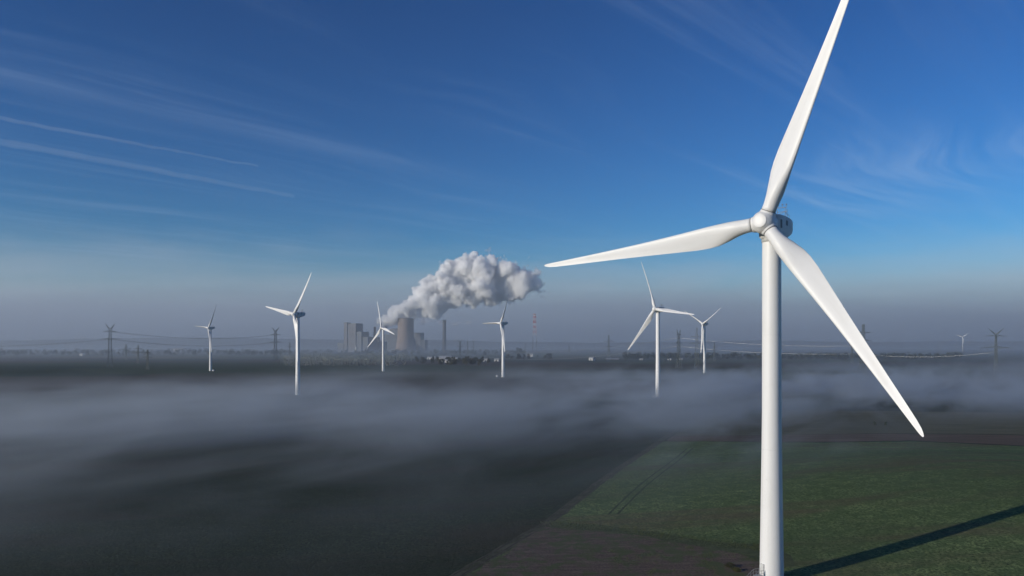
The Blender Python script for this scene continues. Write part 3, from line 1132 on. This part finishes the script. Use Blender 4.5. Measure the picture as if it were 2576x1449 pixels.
def baked(name, b, mat, parent, voxel, disp, smooth=2):
    """join the puffs into one skin, billow it, and keep the result as plain mesh"""
    o = b.build(name, mat, parent)
    md = o.modifiers.new("skin", 'REMESH')
    md.mode = 'VOXEL'
    md.voxel_size = voxel
    md.use_smooth_shade = True
    ob_eval = o.evaluated_get(bpy.context.evaluated_depsgraph_get())
    me = bpy.data.meshes.new_from_object(ob_eval)
    o.modifiers.clear()
    bm = bmesh.new()
    bm.from_mesh(me)
    for _ in range(smooth):
        bmesh.ops.smooth_vert(bm, verts=bm.verts, factor=.5, use_axis_x=True, use_axis_y=True, use_axis_z=True)
    bm.normal_update()
    for amp, sz in disp:
        mv = []
        for v in bm.verts:
            p = v.co / sz
            d = mnoise.voronoi(p + Vector((3.1, 7.7, 1.3)))[0][0]
            mv.append(v.normal * amp * (.55 - d))
        for v, q in zip(bm.verts, mv):
            v.co += q
        bm.normal_update()
    for f in bm.faces:
        f.smooth = True
    bm.to_mesh(me)
    bm.free()
    me.materials.clear()
    me.materials.append(mat)
    old = o.data
    o.data = me
    bpy.data.meshes.remove(old)
    return o


def steam():
    root = thing("steam_plume", "big white steam plume drifting up and right from the cooling towers", "steam", (CTX, PD, 172))
    S = .469
    core, veil, CEN = MB(), MB(), []
    for cx, cy_, r in PLUME:
        X, Z, rr = pxm(cx) - CTX, pzm(cy_) - 172, r * S
        far = (cx - 500) / 1700
        thin = max(0.0, (cx - 1500) / 700)
        c = Vector((X, rnd.uniform(-.35, .35) * rr * (1 + far), Z))
        puff(core, c, rr * (.42 - .2 * thin), 2)
        CEN.append((c, rr, r, thin))
        puff(veil, c, rr * (1.45 + .2 * thin), 2)
        for k in range(9):
            d = rdir()
            if thin < .45:
                puff(core, c + d * rr * .3, rr * rnd.choice((.15, .2, .25)), 1)
    m, t = material("dense_steam")
    p = t.n('ShaderNodeBsdfDiffuse')
    p.inputs[0].default_value = (.95, .95, .95, 1)
    tr = t.n('ShaderNodeBsdfTranslucent')
    tr.inputs[0].default_value = (.88, .88, .88, 1)
    mx = t.n('ShaderNodeMixShader')
    mx.inputs[0].default_value = .15
    t.t.links.new(p.outputs[0], mx.inputs[1])
    t.t.links.new(tr.outputs[0], mx.inputs[2])
    o = t.n('ShaderNodeOutputMaterial')
    t.t.links.new(mx.outputs[0], o.inputs['Surface'])
    baked("steam_core", core, m, root, 6.0, [(12, 44), (7, 20)], 4)
    FIELD = []
    for cx, cy_, r, thin in CEN:
        o3 = Vector((CTX, PD, 172))
        FIELD.append((o3 + cx, cy_ * (1 + .12 * thin)))
        for _ in range(2 if thin < .3 else 3):
            d = rdir()
            q = rnd.uniform(.32, .52)
            FIELD.append((o3 + cx + d * cy_ * (1.06 - q * .55), cy_ * q))
    m, t = material("steam_veil")
    p = t.pos()
    n1 = t.noise(t.map(p, scale=(1 / 70,) * 3), 1.0, 6, .64, .5)

    def billow(size):
        wn = t.n('ShaderNodeTexNoise')
        t.put(wn.inputs['Vector'], p)
        wn.inputs['Scale'].default_value = 1.2 / size
        wn.inputs['Detail'].default_value = 1
        wv = t.n('ShaderNodeVectorMath', operation='MULTIPLY_ADD')
        t.put(wv.inputs[0], wn.outputs['Color'])
        wv.inputs[1].default_value = (size * 1.1,) * 3
        t.put(wv.inputs[2], p)
        v = t.n('ShaderNodeTexVoronoi', feature='F1')
        t.put(v.inputs['Vector'], wv.outputs[0])
        v.inputs['Scale'].default_value = 1 / size
        return v.outputs['Distance']
    b1, b2 = billow(40.0), billow(17.0)
    wp = p
    for sz, am in ((95.0, 62.0), (34.0, 26.0), (14.0, 10.0)):
        wn = t.n('ShaderNodeTexNoise')
        t.put(wn.inputs['Vector'], p)
        wn.inputs['Scale'].default_value = 1 / sz
        wn.inputs['Detail'].default_value = 2
        wa = t.n('ShaderNodeVectorMath', operation='SUBTRACT')
        t.put(wa.inputs[0], wn.outputs['Color'])
        wa.inputs[1].default_value = (.5, .5, .5)
        wv = t.n('ShaderNodeVectorMath', operation='MULTIPLY_ADD')
        t.put(wv.inputs[0], wa.outputs[0])
        wv.inputs[1].default_value = (am, am, am)
        t.put(wv.inputs[2], wp)
        wp = wv.outputs[0]
    f = None
    for c, rr in FIELD:
        nd = t.n('ShaderNodeVectorMath', operation='DISTANCE')
        t.put(nd.inputs[0], wp)
        nd.inputs[1].default_value = c
        q = t.m('MULTIPLY', nd.outputs['Value'], 1 / rr)
        f = q if f is None else t.m('MINIMUM', f, q)
    x, y, z = t.xyz(p)
    thin = t.lin(x, -90.0, 340.0)
    ero = t.m('MULTIPLY', t.m('SUBTRACT', n1, .50), t.m('ADD', 1.5, t.m('MULTIPLY', thin, 1.6)))
    ero = t.m('ADD', ero, t.m('MULTIPLY', t.m('SUBTRACT', .42, b1), t.m('SUBTRACT', .26, t.m('MULTIPLY', thin, .26))))
    ero = t.m('ADD', ero, t.m('MULTIPLY', t.m('SUBTRACT', .42, b2), t.m('SUBTRACT', .26, t.m('MULTIPLY', thin, .24))))
    edge = t.m('ADD', t.m('SUBTRACT', 1.0, f), ero)
    dd = t.m('MULTIPLY', t.lin(edge, -.02, t.m('ADD', .26, t.m('MULTIPLY', thin, .50))), t.m('SUBTRACT', .115, t.m('MULTIPLY', thin, .092)))
    t.vol((1, 1, 1), dd, 0.0)
    m.cycles.volume_step_rate = .14
    baked("steam_veil", veil, m, root, 12.0, [], 2)
    # torn wisps on top and at the drifting end
    W = [(1170, 235, 50, 1.1), (1655, 150, 52, 1.6), (1690, 95, 26, 1.4), (1835, 190, 30, 2.0), (2085, 240, 36, 2.4), (2095, 190, 22, 2.2), (2235, 470, 44, 1.3), (2240, 545, 36, .8),
         (2320, 575, 24, .7), (2360, 560, 13, 1), (2240, 610, 26, .45), (2420, 505, 13, 1), (1390, 800, 17, 1), (1585, 852, 13, .6), (1750, 700, 46, .6), (1500, 705, 40, .5),
         (1000, 880, 70, .35), (1150, 880, 60, .4), (1300, 900, 50, .45), (1420, 890, 60, .3), (1620, 200, 44, 1.2), (2180, 330, 40, 1.4), (1560, 195, 44, 1.2), (2060, 620, 50, .5), (1900, 665, 50, .45)]
    wb = MB()
    for cx, cy_, r, asp in W:
        X, Z, rr = pxm(cx) - CTX, pzm(cy_) - 172, r * S
        for k in range(9):
            d = rdir()
            a = rr * .62
            puff(wb, (X + d.x * a / max(asp, .5) ** .5, d.y * a, Z + d.z * a * asp), rr * rnd.uniform(.25, .5), 1)
    baked("torn_wisp", wb, steam_material("steam_wisps", .026, (.95, .95, .97)), root, 5.0, [(12, 20)], 2)


steam()


# ------------------------------------------------------------------ farm, sheds, houses
def house(name, label, cat, px, py, w, d, h, roofh, rz, wall='wallwhite', roof='roofgrey', group=None, doors=1):
    Y = 87400.0 / (py - 864)
    r = thing(name, label, cat, (gx(px, Y), Y, 0), rz, group)
    MB().box(-w / 2, w / 2, -d / 2, d / 2, 0, h).build("wall", M[wall], r)
    b = MB()
    e = .5
    b.add([(-w / 2 - e, -d / 2 - e, h + .01), (w / 2 + e, -d / 2 - e, h + .01), (w / 2 + e, d / 2 + e, h + .01), (-w / 2 - e, d / 2 + e, h + .01), (-w / 2 - e, 0, h + roofh), (w / 2 + e, 0, h + roofh)],
          [(0, 1, 5, 4), (2, 3, 4, 5), (0, 4, 3), (1, 2, 5), (3, 2, 1, 0)])
    b.build("roof", M[roof], r)
    for k in range(doors):
        x = -w / 2 + w * (k + .5) / doors
        MB().box(x - 1.6, x + 1.6, -d / 2 - .06, -d / 2 + .06, .02, min(h - .4, 3.6)).build("door", M['glassy'], r)
    return r


GF = "pale farm sheds among dark trees below the plant"
house("farm_shed", "pale shed at the left end of the farm below the chimney", "shed", 1087, 904, 26, 12, 5, 3, -.3, group=GF, doors=3)
house("farm_shed", "upper long white farm shed of the three stacked above dark trees", "shed", 1120, 903, 34, 14, 6, 3, -.25, group=GF, doors=4)
house("farm_shed", "widest white farm shed, in the middle of the three stacked above dark trees", "shed", 1128, 907.5, 50, 14, 6, 3, -.25, group=GF, doors=5)
house("farm_shed", "lowest white farm shed of the three stacked above dark trees", "shed", 1119, 912, 26, 12, 5, 3, -.25, group=GF, doors=3)
house("cottage", "tiny white cottage right of the farm sheds", "house", 1183, 909, 12, 9, 4.5, 3, -.3, roof='roofred')
house("cottage", "tiny white cottage in the open left of the turbine below the plume", "house", 1222, 909.5, 13, 9, 4.5, 3, -.2, roof='roofgrey')
house("cottage", "tiny white cottage close beside the tower of the turbine below the plume", "house", 1250, 909, 11, 9, 4, 3, -.3, roof='roofgrey')
house("barn", "small pale barn among dark trees below the red mast", "barn", 1334, 897, 22, 14, 6, 4, -.3)
house("tin_shed", "bright tin shed glinting in the fog right of the red mast", "shed", 1489, 907, 13, 9, 6.5, 2.5, -.75)
house("hall", "low grey hall just right of the bright tin shed", "shed", 1541, 905, 34, 16, 2.6, 1.4, -.2, wall='cladding')
house("cottage", "white cottage left of the turbine with a blade stretched right", "house", 1613, 906, 8, 6, 2.6, 2, -.3)
house("cottage", "white house between the turbine tower and the slim horned pylon", "house", 1684, 906, 9, 7, 3, 2, -.3)
house("cottage", "white house directly behind the foot of the slim horned pylon", "house", 1713, 905.5, 8, 6, 2.6, 2, -.3)
house("cottage", "lone white house in the dark fields at far left", "house", 207, 895, 15, 10, 6, 3, -.4)
house("warehouse", "long pale warehouse in the haze left of the leftmost turbine", "shed", 452, 884, 70, 30, 14, 5, -.2)
house("cottage", "faint pale house in the haze right of the dark horned pylon", "house", 308, 885, 30, 14, 9, 5, -.2)


# ------------------------------------------------------------------ trees
def crown_mesh(seed, rx, rz, n, leaf, mat):
    rr = random.Random(seed)
    b = MB()
    lobes = [(Vector((rr.uniform(-.8, .8) * rx, rr.uniform(-.8, .8) * rx, rz * rr.uniform(.05, 1.1))), rr.uniform(.2, .5) * rx) for _ in range(13)]
    for _ in range(n):
        c, q = rr.choice(lobes)
        v = Vector((rr.gauss(0, 1), rr.gauss(0, 1), rr.gauss(0, 1))).normalized() * q * rr.uniform(.6, 1.05)
        p = c + v
        s = leaf * rr.uniform(.6, 1.4)
        u = Vector((rr.gauss(0, 1), rr.gauss(0, 1), rr.gauss(0, 1))).normalized()
        w = u.orthogonal().normalized()
        b.add([p + u * s, p + w * s * .8, p - u * s, p - w * s * .8], [(0, 1, 2, 3)])
    me = b.mesh("crown")
    me.materials.append(mat)
    return me


CROWNS = [crown_mesh(11, 5.2, 8.5, 420, .9, M['leaf']), crown_mesh(12, 4.2, 10.5, 420, .85, M['leafdark']), crown_mesh(13, 6.0, 7.0, 420, .9, M['leaf'])]
tb = MB()
tb.lathe([(.55, 0), (.42, 1.5), (.34, 4), (.18, 9)], 8)
for a in range(5):
    d = Vector((math.cos(a * 1.3), math.sin(a * 1.3), 1.1))
    tb.bar((0, 0, 3 + a * .8), Vector((0, 0, 3 + a * .8)) + d * 3.0, .16, 5, .05)
TRUNK = tb.mesh("trunk")
TRUNK.materials.append(M['bark'])


def tree(px, py, kind, s, label, group):
    Y = 87400.0 / (py - 864)
    r = thing("tree", label, "tree", (gx(px, Y), Y, 0), rnd.uniform(0, 6), group)
    r.scale = (s, s, s * rnd.uniform(.9, 1.15))
    link("trunk", TRUNK, r)
    c = link("crown", CROWNS[kind], r)
    c.location = (0, 0, 3.0)
    return r


GT = "dark trees around the pale farm sheds"
for i in range(64):
    px = rnd.choice((rnd.uniform(1045, 1115), rnd.uniform(1105, 1215), rnd.uniform(1120, 1235)))
    py = rnd.uniform(909, 920) if px > 1105 else rnd.uniform(906, 916)
    tree(px, py, i % 3, rnd.uniform(.4, 1.0), "dark leafy tree in the clump around the pale farm sheds below the chimney", GT)
GT2 = "dark trees below the red mast"
for i in range(22):
    tree(rnd.uniform(1262, 1390), rnd.uniform(900, 906), i % 3, rnd.uniform(.5, 1.2), "dark tree in the clump at the foot of the red and white mast", GT2)
tree(1220, 897, 1, 1.2, "slender dark tree standing alone right of the thin pylons by the farm", None)
tree(1308, 893, 2, 2.1, "broad dark tree against the haze left of the red mast", None)
GT3 = "two small bushes on the far field boundary"
for px, lab in ((2201, "left one of two tiny bushes on the field boundary below the right edge fog"), (2228, "right one of two tiny bushes on the field boundary below the right edge fog")):
    Y = 424.0
    r = thing("bush", lab, "bush", (gx(px, Y), Y, 0), rnd.uniform(0, 6), GT3)
    link("stem", TRUNK, r).scale = (.15, .15, .2)
    c = link("foliage", CROWNS[1], r)
    c.scale = (.16, .16, .18)
    c.location = (0, 0, .1)


def wood(name, label, spots, seed, mat):
    rr = random.Random(seed)
    b = MB()
    for x, y, s in spots:
        q = [(Vector((rr.uniform(-.5, .5), rr.uniform(-.5, .5), rr.uniform(.35, 1.0))), rr.uniform(.28, .45)) for _ in range(5)]
        for _ in range(46):
            c, k = rr.choice(q)
            p = (c + Vector((rr.gauss(0, 1), rr.gauss(0, 1), rr.gauss(0, 1))).normalized() * k * rr.uniform(.6, 1.05)) * s * 9
            p = Vector((x + p.x, y + p.y, max(.3, p.z * 1.35)))
            u = Vector((rr.gauss(0, 1), rr.gauss(0, 1), rr.gauss(0, 1))).normalized()
            w = u.orthogonal().normalized()
            l = rr.uniform(.9, 2.0) * s
            b.add([p + u * l, p + w * l, p - u * l, p - w * l], [(0, 1, 2, 3)])
    o = b.build(name, mat)
    tag(o, label, "woodland", kind='stuff')
    return o


sp = []
for _ in range(420):
    px = rnd.uniform(1570, 2420)
    py = rnd.uniform(901.0, 906.0) if px < 2380 else rnd.uniform(899, 903)
    Y = 87400 / (py - 864)
    sp.append((gx(px, Y), Y, rnd.uniform(.75, 1.25)))
wood("woodland", "long dark line of trees behind the fog from the middle to the right", sp, 5, M['leafdark'])
sp = []
for _ in range(330):
    px = rnd.uniform(-60, 720)
    py = rnd.uniform(885.0, 896.0)
    Y = 87400 / (py - 864)
    sp.append((gx(px, Y), Y, rnd.uniform(.8, 1.4)))
wood("woodland", "dim dark woods across the plain at far left", sp, 6, M['leafdark'])
sp = []
for _ in range(160):
    px = rnd.uniform(690, 1320)
    py = rnd.uniform(886, 893)
    Y = 87400 / (py - 864)
    sp.append((gx(px, Y), Y, rnd.uniform(.7, 1.2)))
wood("hedgerow", "broken hedgerows and tree belts on the plain before the power plant", sp, 8, M['leafdark'])


# switchyard: a mass of small gantries and busbars
def switchyard():
    rr = random.Random(3)
    b, w = MB(), MB()
    for _ in range(900):
        py = rr.uniform(896, 921)
        Y = 87400 / (py - 864)
        px = rr.uniform(705, 1035)
        if px > 985 and py > 912:
            continue
        x = gx(px, Y)
        h = rr.uniform(6, 15)
        a = rr.uniform(-.2, .2) - .3
        L = rr.choice((0, 0, 6, 10, 14))
        dx, dy = math.cos(a) * L, math.sin(a) * L
        b.bar((x, Y, 0), (x, Y, h), .3)
        if L:
            b.bar((x + dx, Y + dy, 0), (x + dx, Y + dy, h), .3)
            b.bar((x, Y, h - .3), (x + dx, Y + dy, h - .3), .3)
    o = b.build("switchyard_gantries", M['pylon'])
    tag(o, "sprawling switchyard of countless small gantries and posts before the power plant", "switchyard", kind='stuff')
    for _ in range(200):
        py = rr.uniform(902, 921)
        Y = 87400 / (py - 864)
        px = rr.uniform(720, 1020)
        x = gx(px, Y)
        s = rr.uniform(.5, 1.4)
        w.box(x - s, x + s, Y - s * .6, Y + s * .6, .05, s * 2, rr.uniform(-1, 1))
    o = w.build("switchyard_equipment", M['cladding'])
    tag(o, "pale boxes and transformers scattered through the switchyard", "switchgear", kind='stuff')


switchyard()


# shrub and weeds by the turbine foot
def shrub(X, Y, s, label):
    r = thing("shrub", label, "shrub", (X, Y, terr(X, Y)), rnd.uniform(0, 6), "yellowish shrubs at the foot of the huge turbine")
    b = MB()
    for k in range(9):
        a = rnd.uniform(0, 6.3)
        b.bar((0, 0, 0), (math.cos(a) * s * .7, math.sin(a) * s * .7, s * rnd.uniform(.7, 1.1)), .03, 4, .01)
    b.build("stem", M['bark'], r)
    b = MB()
    for k in range(520):
        v = rdir()
        p = Vector((v.x * s * rnd.uniform(.3, 1.1), v.y * s * rnd.uniform(.3, 1.1), s * (.55 + .5 * v.z * rnd.uniform(.4, 1))))
        u = rdir()
        w = u.orthogonal().normalized()
        l = .09 * rnd.uniform(.6, 1.5)
        b.add([p + u * l, p + w * l * .6, p - u * l, p - w * l * .6], [(0, 1, 2, 3)])
    b.build("foliage", M['shrub'], r)


shrub(gx(1836, 150), 150, 1.0, "yellowish shrub on the bare soil left of the huge turbine's foot")
shrub(gx(1853, 147.6), 147.6, .8, "smaller yellowish shrub nearest the foot of the huge turbine")


def tufts():
    rr = random.Random(21)
    b = MB()
    for _ in range(2600):
        t = rr.random()
        i = rr.randrange(5)
        edge = [(9, 189), (23, 182.5), (33, 174), (43, 167), (52, 161)]
        a, c = edge[i], edge[min(i + 1, 4)]
        if rr.random() < .45:
            x, y = a[0] + (c[0] - a[0]) * t + rr.gauss(0, 1.3), a[1] + (c[1] - a[1]) * t + rr.gauss(0, 1.6)
        else:
            x, y = rr.uniform(20, 52), rr.uniform(143, 165)
            if mnoise.noise(Vector((x * .2, y * .2, 4))) < .05:
                continue
        for k in range(4):
            dx, dy = rr.gauss(0, .12), rr.gauss(0, .12)
            h = rr.uniform(.15, .5) + terr(x, y)
            b.add([(x + dx - .03, y + dy, terr(x, y) + .03), (x + dx + .03, y + dy, terr(x, y) + .03), (x + dx + rr.gauss(0, .1), y + dy + rr.gauss(0, .1), h)], [(0, 1, 2)])
    o = b.build("grass_tufts", M['tuft'])
    tag(o, "rough yellow green grass growing over the bare pad and its rim", "grass", kind='stuff')


tufts()


# ------------------------------------------------------------------ air: haze, distant mist, ground fog
def closed_box(name, x0, x1, y0, y1, z0, z1, mat, label):
    b = MB()
    b.box(x0, x1, y0, y1, z0, z1)
    o = b.build(name, mat)
    tag(o, label, name.replace('_', ' '), kind='stuff')
    return o


m, t = material("haze_air")
t.vol((0.86, 0.90, 1.0), 0.00003, 0.0)
closed_box("haze", -14000, 14000, -2000, 16000, -3, 800, m, "thin pale air over the whole plain")

m, t = material("distant_mist")
p = t.pos()
x, y, z = t.xyz(p)
lay = t.noise(t.map(p, scale=(.00030, .00045, .004)), 1.0, 4, .6, .6)
h = t.m('ADD', t.m('ADD', 50.0, t.m('MULTIPLY', t.lin(lay, .32, .68), 290.0)), t.m('MULTIPLY', t.m('MAXIMUM', t.m('SUBTRACT', y, 4200.0), 0.0), .085))
zz = t.lin(t.m('DIVIDE', z, t.m('MULTIPLY', h, 1.5)), 0.0, 1.0, 1.0, 0.0, smooth=False)
zz = t.m('POWER', zz, 1.8)
zz = t.m('ADD', zz, t.lin(z, 0.0, 45.0, .5, 0.0))
near = t.lin(y, 700.0, 2100.0)
d = t.m('MULTIPLY', t.m('MULTIPLY', zz, near), 0.00033)
t.vol((0.61, 0.70, 0.81), d, 0.22)
closed_box("distant_mist", -13000, 13000, 500, 15800, -2, 796, m, "grey morning mist lying over the far plain")
m.cycles.volume_step_rate = .3

m, t = material("ground_fog")
p = t.pos()
x, y, z = t.xyz(p)
drift = t.map(p, rot=(0, 0, R(-58)))
big = t.noise(t.map(drift, scale=(.0048, .0105, .012)), 1.0, 3, .55, .6)
fine = t.noise(t.map(drift, scale=(.0085, .030, .040)), 1.0, 5, .64, .9)
vast = t.noise(t.map(p, loc=(4.3, 0, 0), scale=(.0022, .0022, 0)), 1.0, 2, .5)
top = t.m('ADD', t.m('MULTIPLY', t.lin(fine, .3, .7), 18.0), t.m('MULTIPLY', big, 20.0))
hump = t.lin(t.m('SQRT', t.m('ADD', t.m('POWER', t.m('DIVIDE', t.m('SUBTRACT', x, 660.0), 240.0), 2.0), t.m('POWER', t.m('DIVIDE', t.m('SUBTRACT', y, 900.0), 400.0), 2.0))), 0.0, 1.0, 1.0, 0.0)
top = t.m('ADD', top, t.m('MULTIPLY', hump, 24.0))
zz = t.lin(t.m('DIVIDE', z, top), 0.05, 1.0, 1.0, 0.0)
e0 = t.m('ADD', t.m('ADD', 40.0, t.m('MULTIPLY', t.m('MINIMUM', t.m('MAXIMUM', x, -160.0), 95.0), .55)), t.m('MULTIPLY', t.m('MINIMUM', t.m('MAXIMUM', t.m('SUBTRACT', x, 95.0), 0.0), 100.0), 2.2))
nr = t.lin(t.m('SUBTRACT', y, t.m('ADD', e0, t.m('MULTIPLY', t.m('SUBTRACT', fine, .5), 210.0))), 0.0, 430.0)
nr = t.m('POWER', nr, 1.25)
fr = t.lin(t.m('ADD', t.m('ADD', y, t.m('MULTIPLY', x, -.30)), t.m('ADD', t.m('MULTIPLY', t.m('SUBTRACT', fine, .5), 420.0), t.m('MULTIPLY', t.m('SUBTRACT', vast, .5), 1500.0))), 420.0, 1350.0, 1.0, 0.0)
fr = t.m('POWER', fr, 2.2)
pat = t.lin(t.m('ADD', t.m('MULTIPLY', big, .4), t.m('MULTIPLY', fine, .6)), .39, .60, .03, 1.0)
pat = t.m('MAXIMUM', pat, t.m('MULTIPLY', hump, t.lin(fine, .3, .6, .4, 1.0)))
d = t.m('MULTIPLY', t.m('MULTIPLY', zz, pat), t.m('MULTIPLY', nr, fr))
d = t.m('MULTIPLY', d, t.lin(x, 60.0, 280.0, 0.018, 0.040))
t.vol((0.63, 0.69, 0.76), d, 0.25)
closed_box("ground_fog", -1000, 1200, 60, 1800, -1.5, 58, m, "violet grey fog bank lying over the fields around the turbine feet")
m.cycles.volume_step_rate = .16


# contrails high above
def contrail(label, a, b_, r0, r1, dens):
    alt = 9000.0

    def d3(px, py):
        v = Vector((px - 1288, 2000, 864 - py))
        return v * (alt / v.z)
    A, B = d3(*a), d3(*b_)
    pts = [A.lerp(B, i / 40) + Vector((mnoise.noise(Vector((i * .3, r0, 0))), 0, mnoise.noise(Vector((i * .3, r0, 9))))) * 60 for i in range(41)]
    bb = MB()
    bb.tube(pts, lambda q: (r0 + (r1 - r0) * q) * (1 + .3 * mnoise.noise(Vector((q * 30, r0, 4)))), 10)
    o = bb.build("contrail", steam_material("contrail_ice", dens, (1, 1, 1), 0.0))
    tag(o, label, "contrail", "thin white contrails at the left of the sky")


contrail("upper thin straight contrail at the left of the sky", (-40, 288), (650, 416), 95, 60, .0005)
contrail("lower softer contrail at the left of the sky", (-40, 346), (740, 492), 190, 120, .0002)

# ------------------------------------------------------------------ light
SUN_AZ = Vector((-0.883, -0.469))
SUN_EL = R(14.0)
sun = bpy.data.lights.new("sun", 'SUN')
sun.energy = 3.6
sun.angle = R(0.53)
sun.color = (1.0, 0.92, 0.80)
so = bpy.data.objects.new("sun", sun)
dirv = Vector((SUN_AZ.x * math.cos(SUN_EL), SUN_AZ.y * math.cos(SUN_EL), math.sin(SUN_EL)))
so.rotation_euler = dirv.to_track_quat('Z', 'Y').to_euler()
so.location = (-60, -60, 90)
COL.objects.link(so)

w = bpy.data.worlds.new("World")
sc.world = w
w.use_nodes = True
t = NT(w.node_tree)
sky = t.n('ShaderNodeTexSky', sky_type='NISHITA')
sky.sun_disc = False
sky.sun_elevation = SUN_EL
sky.sun_rotation = math.atan2(SUN_AZ.x, SUN_AZ.y)
sky.altitude = 100
sky.air_density = 1.0
sky.dust_density = 0.4
sky.ozone_density = 2.0
gen = t.n('ShaderNodeTexCoord').outputs['Generated']
X, Y, Z = t.xyz(gen)
zc = t.m('MAXIMUM', Z, 0.03)
comb = t.n('ShaderNodeCombineXYZ')
t.put(comb.inputs[0], t.m('DIVIDE', X, zc))
t.put(comb.inputs[1], t.m('DIVIDE', Y, zc))
flow = t.map(comb.outputs[0], rot=(0, 0, R(-50)))
warp = t.n('ShaderNodeVectorMath', operation='ADD')
t.put(warp.inputs[0], flow)
nz = t.n('ShaderNodeTexNoise')
t.put(nz.inputs['Vector'], flow)
nz.inputs['Scale'].default_value = .35
nz.inputs['Detail'].default_value = 2
sub = t.n('ShaderNodeVectorMath', operation='SUBTRACT')
t.put(sub.inputs[0], nz.outputs['Color'])
sub.inputs[1].default_value = (.5, .5, .5)
scl = t.n('ShaderNodeVectorMath', operation='SCALE')
t.put(scl.inputs[0], sub.outputs[0])
scl.inputs['Scale'].default_value = 1.6
t.put(warp.inputs[1], scl.outputs[0])
streak = t.noise(t.map(warp.outputs[0], scale=(.22, 2.3, 1)), 1.0, 7, .66)
veil = t.noise(t.map(flow, loc=(3.2, 1.1, 0), scale=(.16, .5, 1)), 1.0, 3, .5)
cir = t.m('MULTIPLY', t.lin(streak, .46, .78), t.lin(veil, .38, .62))
fade = t.lin(Z, .02, .14)
cir = t.m('MULTIPLY', t.m('MULTIPLY', cir, fade), .10)
hs = t.n('ShaderNodeHueSaturation')
hs.inputs['Saturation'].default_value = 1.1
hs.inputs['Value'].default_value = 1.0
t.put(hs.inputs['Color'], sky.outputs[0])
tint = t.mix(1.0, hs.outputs[0], (0.36, 0.58, 0.96, 1), 'MULTIPLY')
gm = t.n('ShaderNodeGamma')
lo_ = t.n('ShaderNodeVectorMath', operation='MINIMUM')
sc_ = t.n('ShaderNodeVectorMath', operation='SCALE')
t.put(sc_.inputs[0], tint)
sc_.inputs['Scale'].default_value = .09
t.put(lo_.inputs[0], sc_.outputs[0])
lo_.inputs[1].default_value = (.30, .42, .60)
t.put(gm.inputs[0], lo_.outputs[0])
gm.inputs[1].default_value = 1.45
tint = t.mix(1.0, gm.outputs[0], (20.5, 25.6, 19.4, 1), 'MULTIPLY')
low = t.noise(t.map(gen, scale=(2.2, 2.2, 16)), 1.0, 4, .6, .6)
tint = t.mix(t.m('MULTIPLY', t.lin(t.m('ADD', Z, t.m('MULTIPLY', t.m('SUBTRACT', low, .5), .10)), .145, .02), .74), tint, (4.6, 5.1, 6.1, 1))
across = t.xyz(flow)[1]
along = t.xyz(flow)[0]
wob = t.m('ADD', across, t.m('MULTIPLY', t.m('SUBTRACT', streak, .5), .55))
band = t.lin(t.m('ABSOLUTE', t.m('SUBTRACT', wob, 3.32)), 0.0, .30, 1.0, 0.0)
band = t.m('MULTIPLY', band, t.lin(along, 5.0, 3.2, 0.0, .7))
cir = t.m('ADD', cir, t.m('MULTIPLY', t.m('MULTIPLY', band, t.lin(streak, .3, .7)), .11))
px_, py_, _z = t.xyz(comb.outputs[0])
wisp = t.noise(t.map(warp.outputs[0], loc=(7, 3, 0), rot=(0, 0, R(-38)), scale=(.2, 3.0, 1)), 1.0, 6, .65, .5)
wm = t.m('MULTIPLY', t.lin(t.m('ABSOLUTE', t.m('SUBTRACT', px_, 2.35)), .1, 1.2, 1.0, 0.0), t.m('MULTIPLY', t.lin(py_, 3.2, 4.2), t.lin(py_, 8.0, 5.5)))
cir = t.m('ADD', cir, t.m('MULTIPLY', t.m('MULTIPLY', wm, t.lin(wisp, .40, .75)), .24))
wide = t.noise(t.map(flow, loc=(1, 9, 0), scale=(.12, 2.1, 1)), 1.0, 6, .68, .5)
cir = t.m('ADD', cir, t.m('MULTIPLY', t.m('MULTIPLY', t.lin(wide, .47, .74), fade), .10))
col = t.mix(cir, tint, (4.4, 5.9, 8.3, 1))
bg = t.n('ShaderNodeBackground')
t.put(bg.inputs[0], col)
bg.inputs[1].default_value = 0.09
wo = t.n('ShaderNodeOutputWorld')
t.t.links.new(bg.outputs[0], wo.inputs['Surface'])
